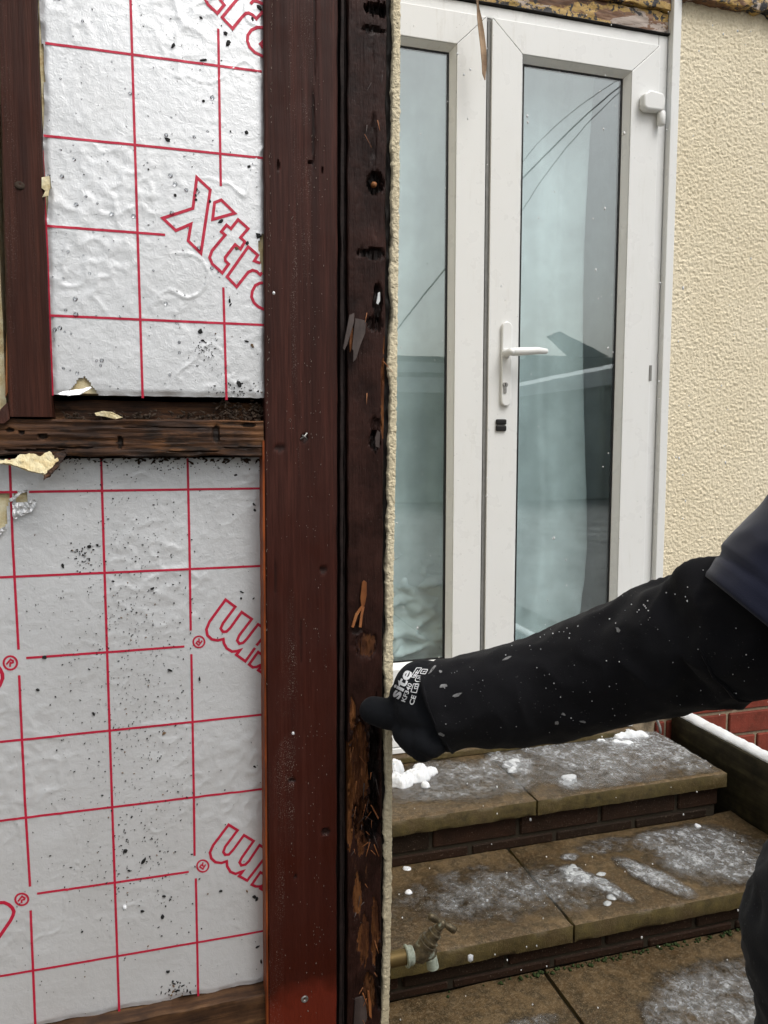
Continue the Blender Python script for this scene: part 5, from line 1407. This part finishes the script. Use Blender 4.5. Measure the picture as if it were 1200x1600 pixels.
for i in range(900):
    v = Vector((random.uniform(-4, 5), random.uniform(-7, 1.7), random.uniform(.1, 4)))
    if v.y > .7 and v.x < .35: continue
    if (v - CAM).length < 1.2: continue
    flake(v, random.uniform(.001, .0022), 1.5)
for px, py, d, r in ((735, 1497, .95, .0042), (428, 458, .7, .0014), (458, 1146, .7, .0013), (975, 208, 1.5, .003), (195, 1418, .7, .0022)):
    flake(P(px, py, d), r, 1.4)
tag(fl.build('snowflakes', M['snow'], None, sm=True), 'tiny white snowflakes drifting down and caught on the black sleeve', 'snow', kind='stuff')

# ================================================================== GARDEN BEHIND THE VIEWER (seen mirrored in the panes)
def mir(px, py, D):
    """real point whose mirror image in the panes lies on this line of sight, D metres behind the viewer"""
    v = ray(px, py); yv = 2 * (SY + .026) + D; t = yv / v.y; return Vector((v.x * t, -D, CAM.z + v.z * t))
out = thing('outbuilding', (4.5, -9.5, 0), 'low grey outbuilding with pale fascia behind the viewer', 'building')
xa, xb, xc = mir(600, 600, 9).x, mir(760, 600, 9).x, mir(1150, 600, 9).x
zz = lambda px, py: mir(px, py, 9).z
MB().box(xa - 2.5, xb, -12, -9, 0, zz(660, 613)).build('wall', M['greywall'], out)
MB().box(xa - 2.6, xb + .1, -12, -8.95, zz(660, 613), zz(660, 590)).build('fascia', M['fascia'], out)
MB().box(xa - 2.6, xb + .1, -12, -9.02, zz(660, 590) + .001, zz(660, 582)).build('gutter', M['greywall'], out)
MB().box(xa - 2.6, xb + .1, -12, -8.98, zz(660, 582) + .001, zz(660, 566)).build('fascia', M['fascia'], out)
MB().box(xa - 2.6, xb + .1, -12, -9.04, zz(660, 566) + .001, zz(660, 556)).build('roof_edge', M['greywall'], out)
o2 = thing('lean_to', (8, -9.5, 0), 'lean-to with snowy sloping roof behind the viewer', 'building')
pa_, pb_ = mir(800, 622, 9), mir(1150, 575, 9); pc_, pd_ = mir(800, 606, 9), mir(1150, 535, 9)
b = MB(); b.add([(pa_.x, -9, 0), (pb_.x, -9, 0), (pb_.x, -9, pb_.z), (pa_.x, -9, pa_.z), (pa_.x, -13, 0), (pb_.x, -13, 0), (pb_.x, -13, pb_.z), (pa_.x, -13, pa_.z)], [(0, 1, 2, 3), (4, 7, 6, 5), (0, 4, 5, 1), (1, 5, 6, 2), (2, 6, 7, 3), (3, 7, 4, 0)]); b.build('wall', M['greywall'], o2)
b = MB(); b.add([(pa_.x, -8.9, pa_.z + .001), (pb_.x, -8.9, pb_.z + .001), (pd_.x, -8.9, pd_.z), (pc_.x, -8.9, pc_.z), (pa_.x, -13, pa_.z + .001), (pb_.x, -13, pb_.z + .001), (pd_.x, -13, pd_.z), (pc_.x, -13, pc_.z)], [(0, 1, 2, 3), (4, 7, 6, 5), (0, 4, 5, 1), (1, 5, 6, 2), (2, 6, 7, 3), (3, 7, 4, 0)]); b.build('snowy_roof', M['fascia'], o2)
zt = mir(880, 556, 14).z
nb = thing('neighbour_roof', (9, -15, 0), 'distant dark house roof beyond the lean-to behind the viewer', 'building')
MB().box(mir(790, 600, 14).x, mir(1300, 600, 14).x, -18, -14, 0, zt).build('wall', M['greywall'], nb)
q = [mir(865, 523, 13.5), mir(878, 517, 13.5), mir(955, 556, 13.5), mir(905, 558, 13.5)]
b = MB(); b.add([(p.x, -13.6, p.z) for p in q] + [(p.x, -13.9, p.z) for p in q], [(3, 2, 1, 0), (4, 5, 6, 7), (0, 1, 5, 4), (1, 2, 6, 5), (2, 3, 7, 6), (3, 0, 4, 7)]); b.build('leaning_flue', M['greywall'], nb)
fn_ = thing('garden_fence', (0, -5, 0), 'grey board fence across the garden behind the viewer', 'fence')
for i in range(64):
    x = -6 + i * .16
    if x > mir(600, 690, 5).x - .4: break
    MB().box(x, x + .15, -5.02, -5, 0, 1.8 + .01 * math.sin(i * 3.1)).build('fence_board', M['greywall'], fn_)
for a_, m_, c_, lb in ((( 1010, 105), (905, 190), (780, 320), 'thickest'), ((1010, 112), (890, 225), (780, 390), 'middle'), ((1010, 100), (870, 195), (790, 300), 'thinnest')):
    p0, p1, p2 = mir(*a_, 6), mir(*m_, 6), mir(*c_, 6); pts = []
    for k in range(-14, 34):
        t = k / 20; pts.append(p0 * (1 - t) * (1 - 2 * t) + p1 * 4 * t * (1 - t) + p2 * t * (2 * t - 1))
    pts = [p for p in pts if p.z > 2.2]
    tag(MB().tube(pts, {'thickest': .009, 'middle': .006, 'thinnest': .0045}[lb], 6).build('overhead_wire', M['line'], sm=True), lb + ' of the black overhead wires mirrored in the glass doors', 'wire', 'overhead wires')
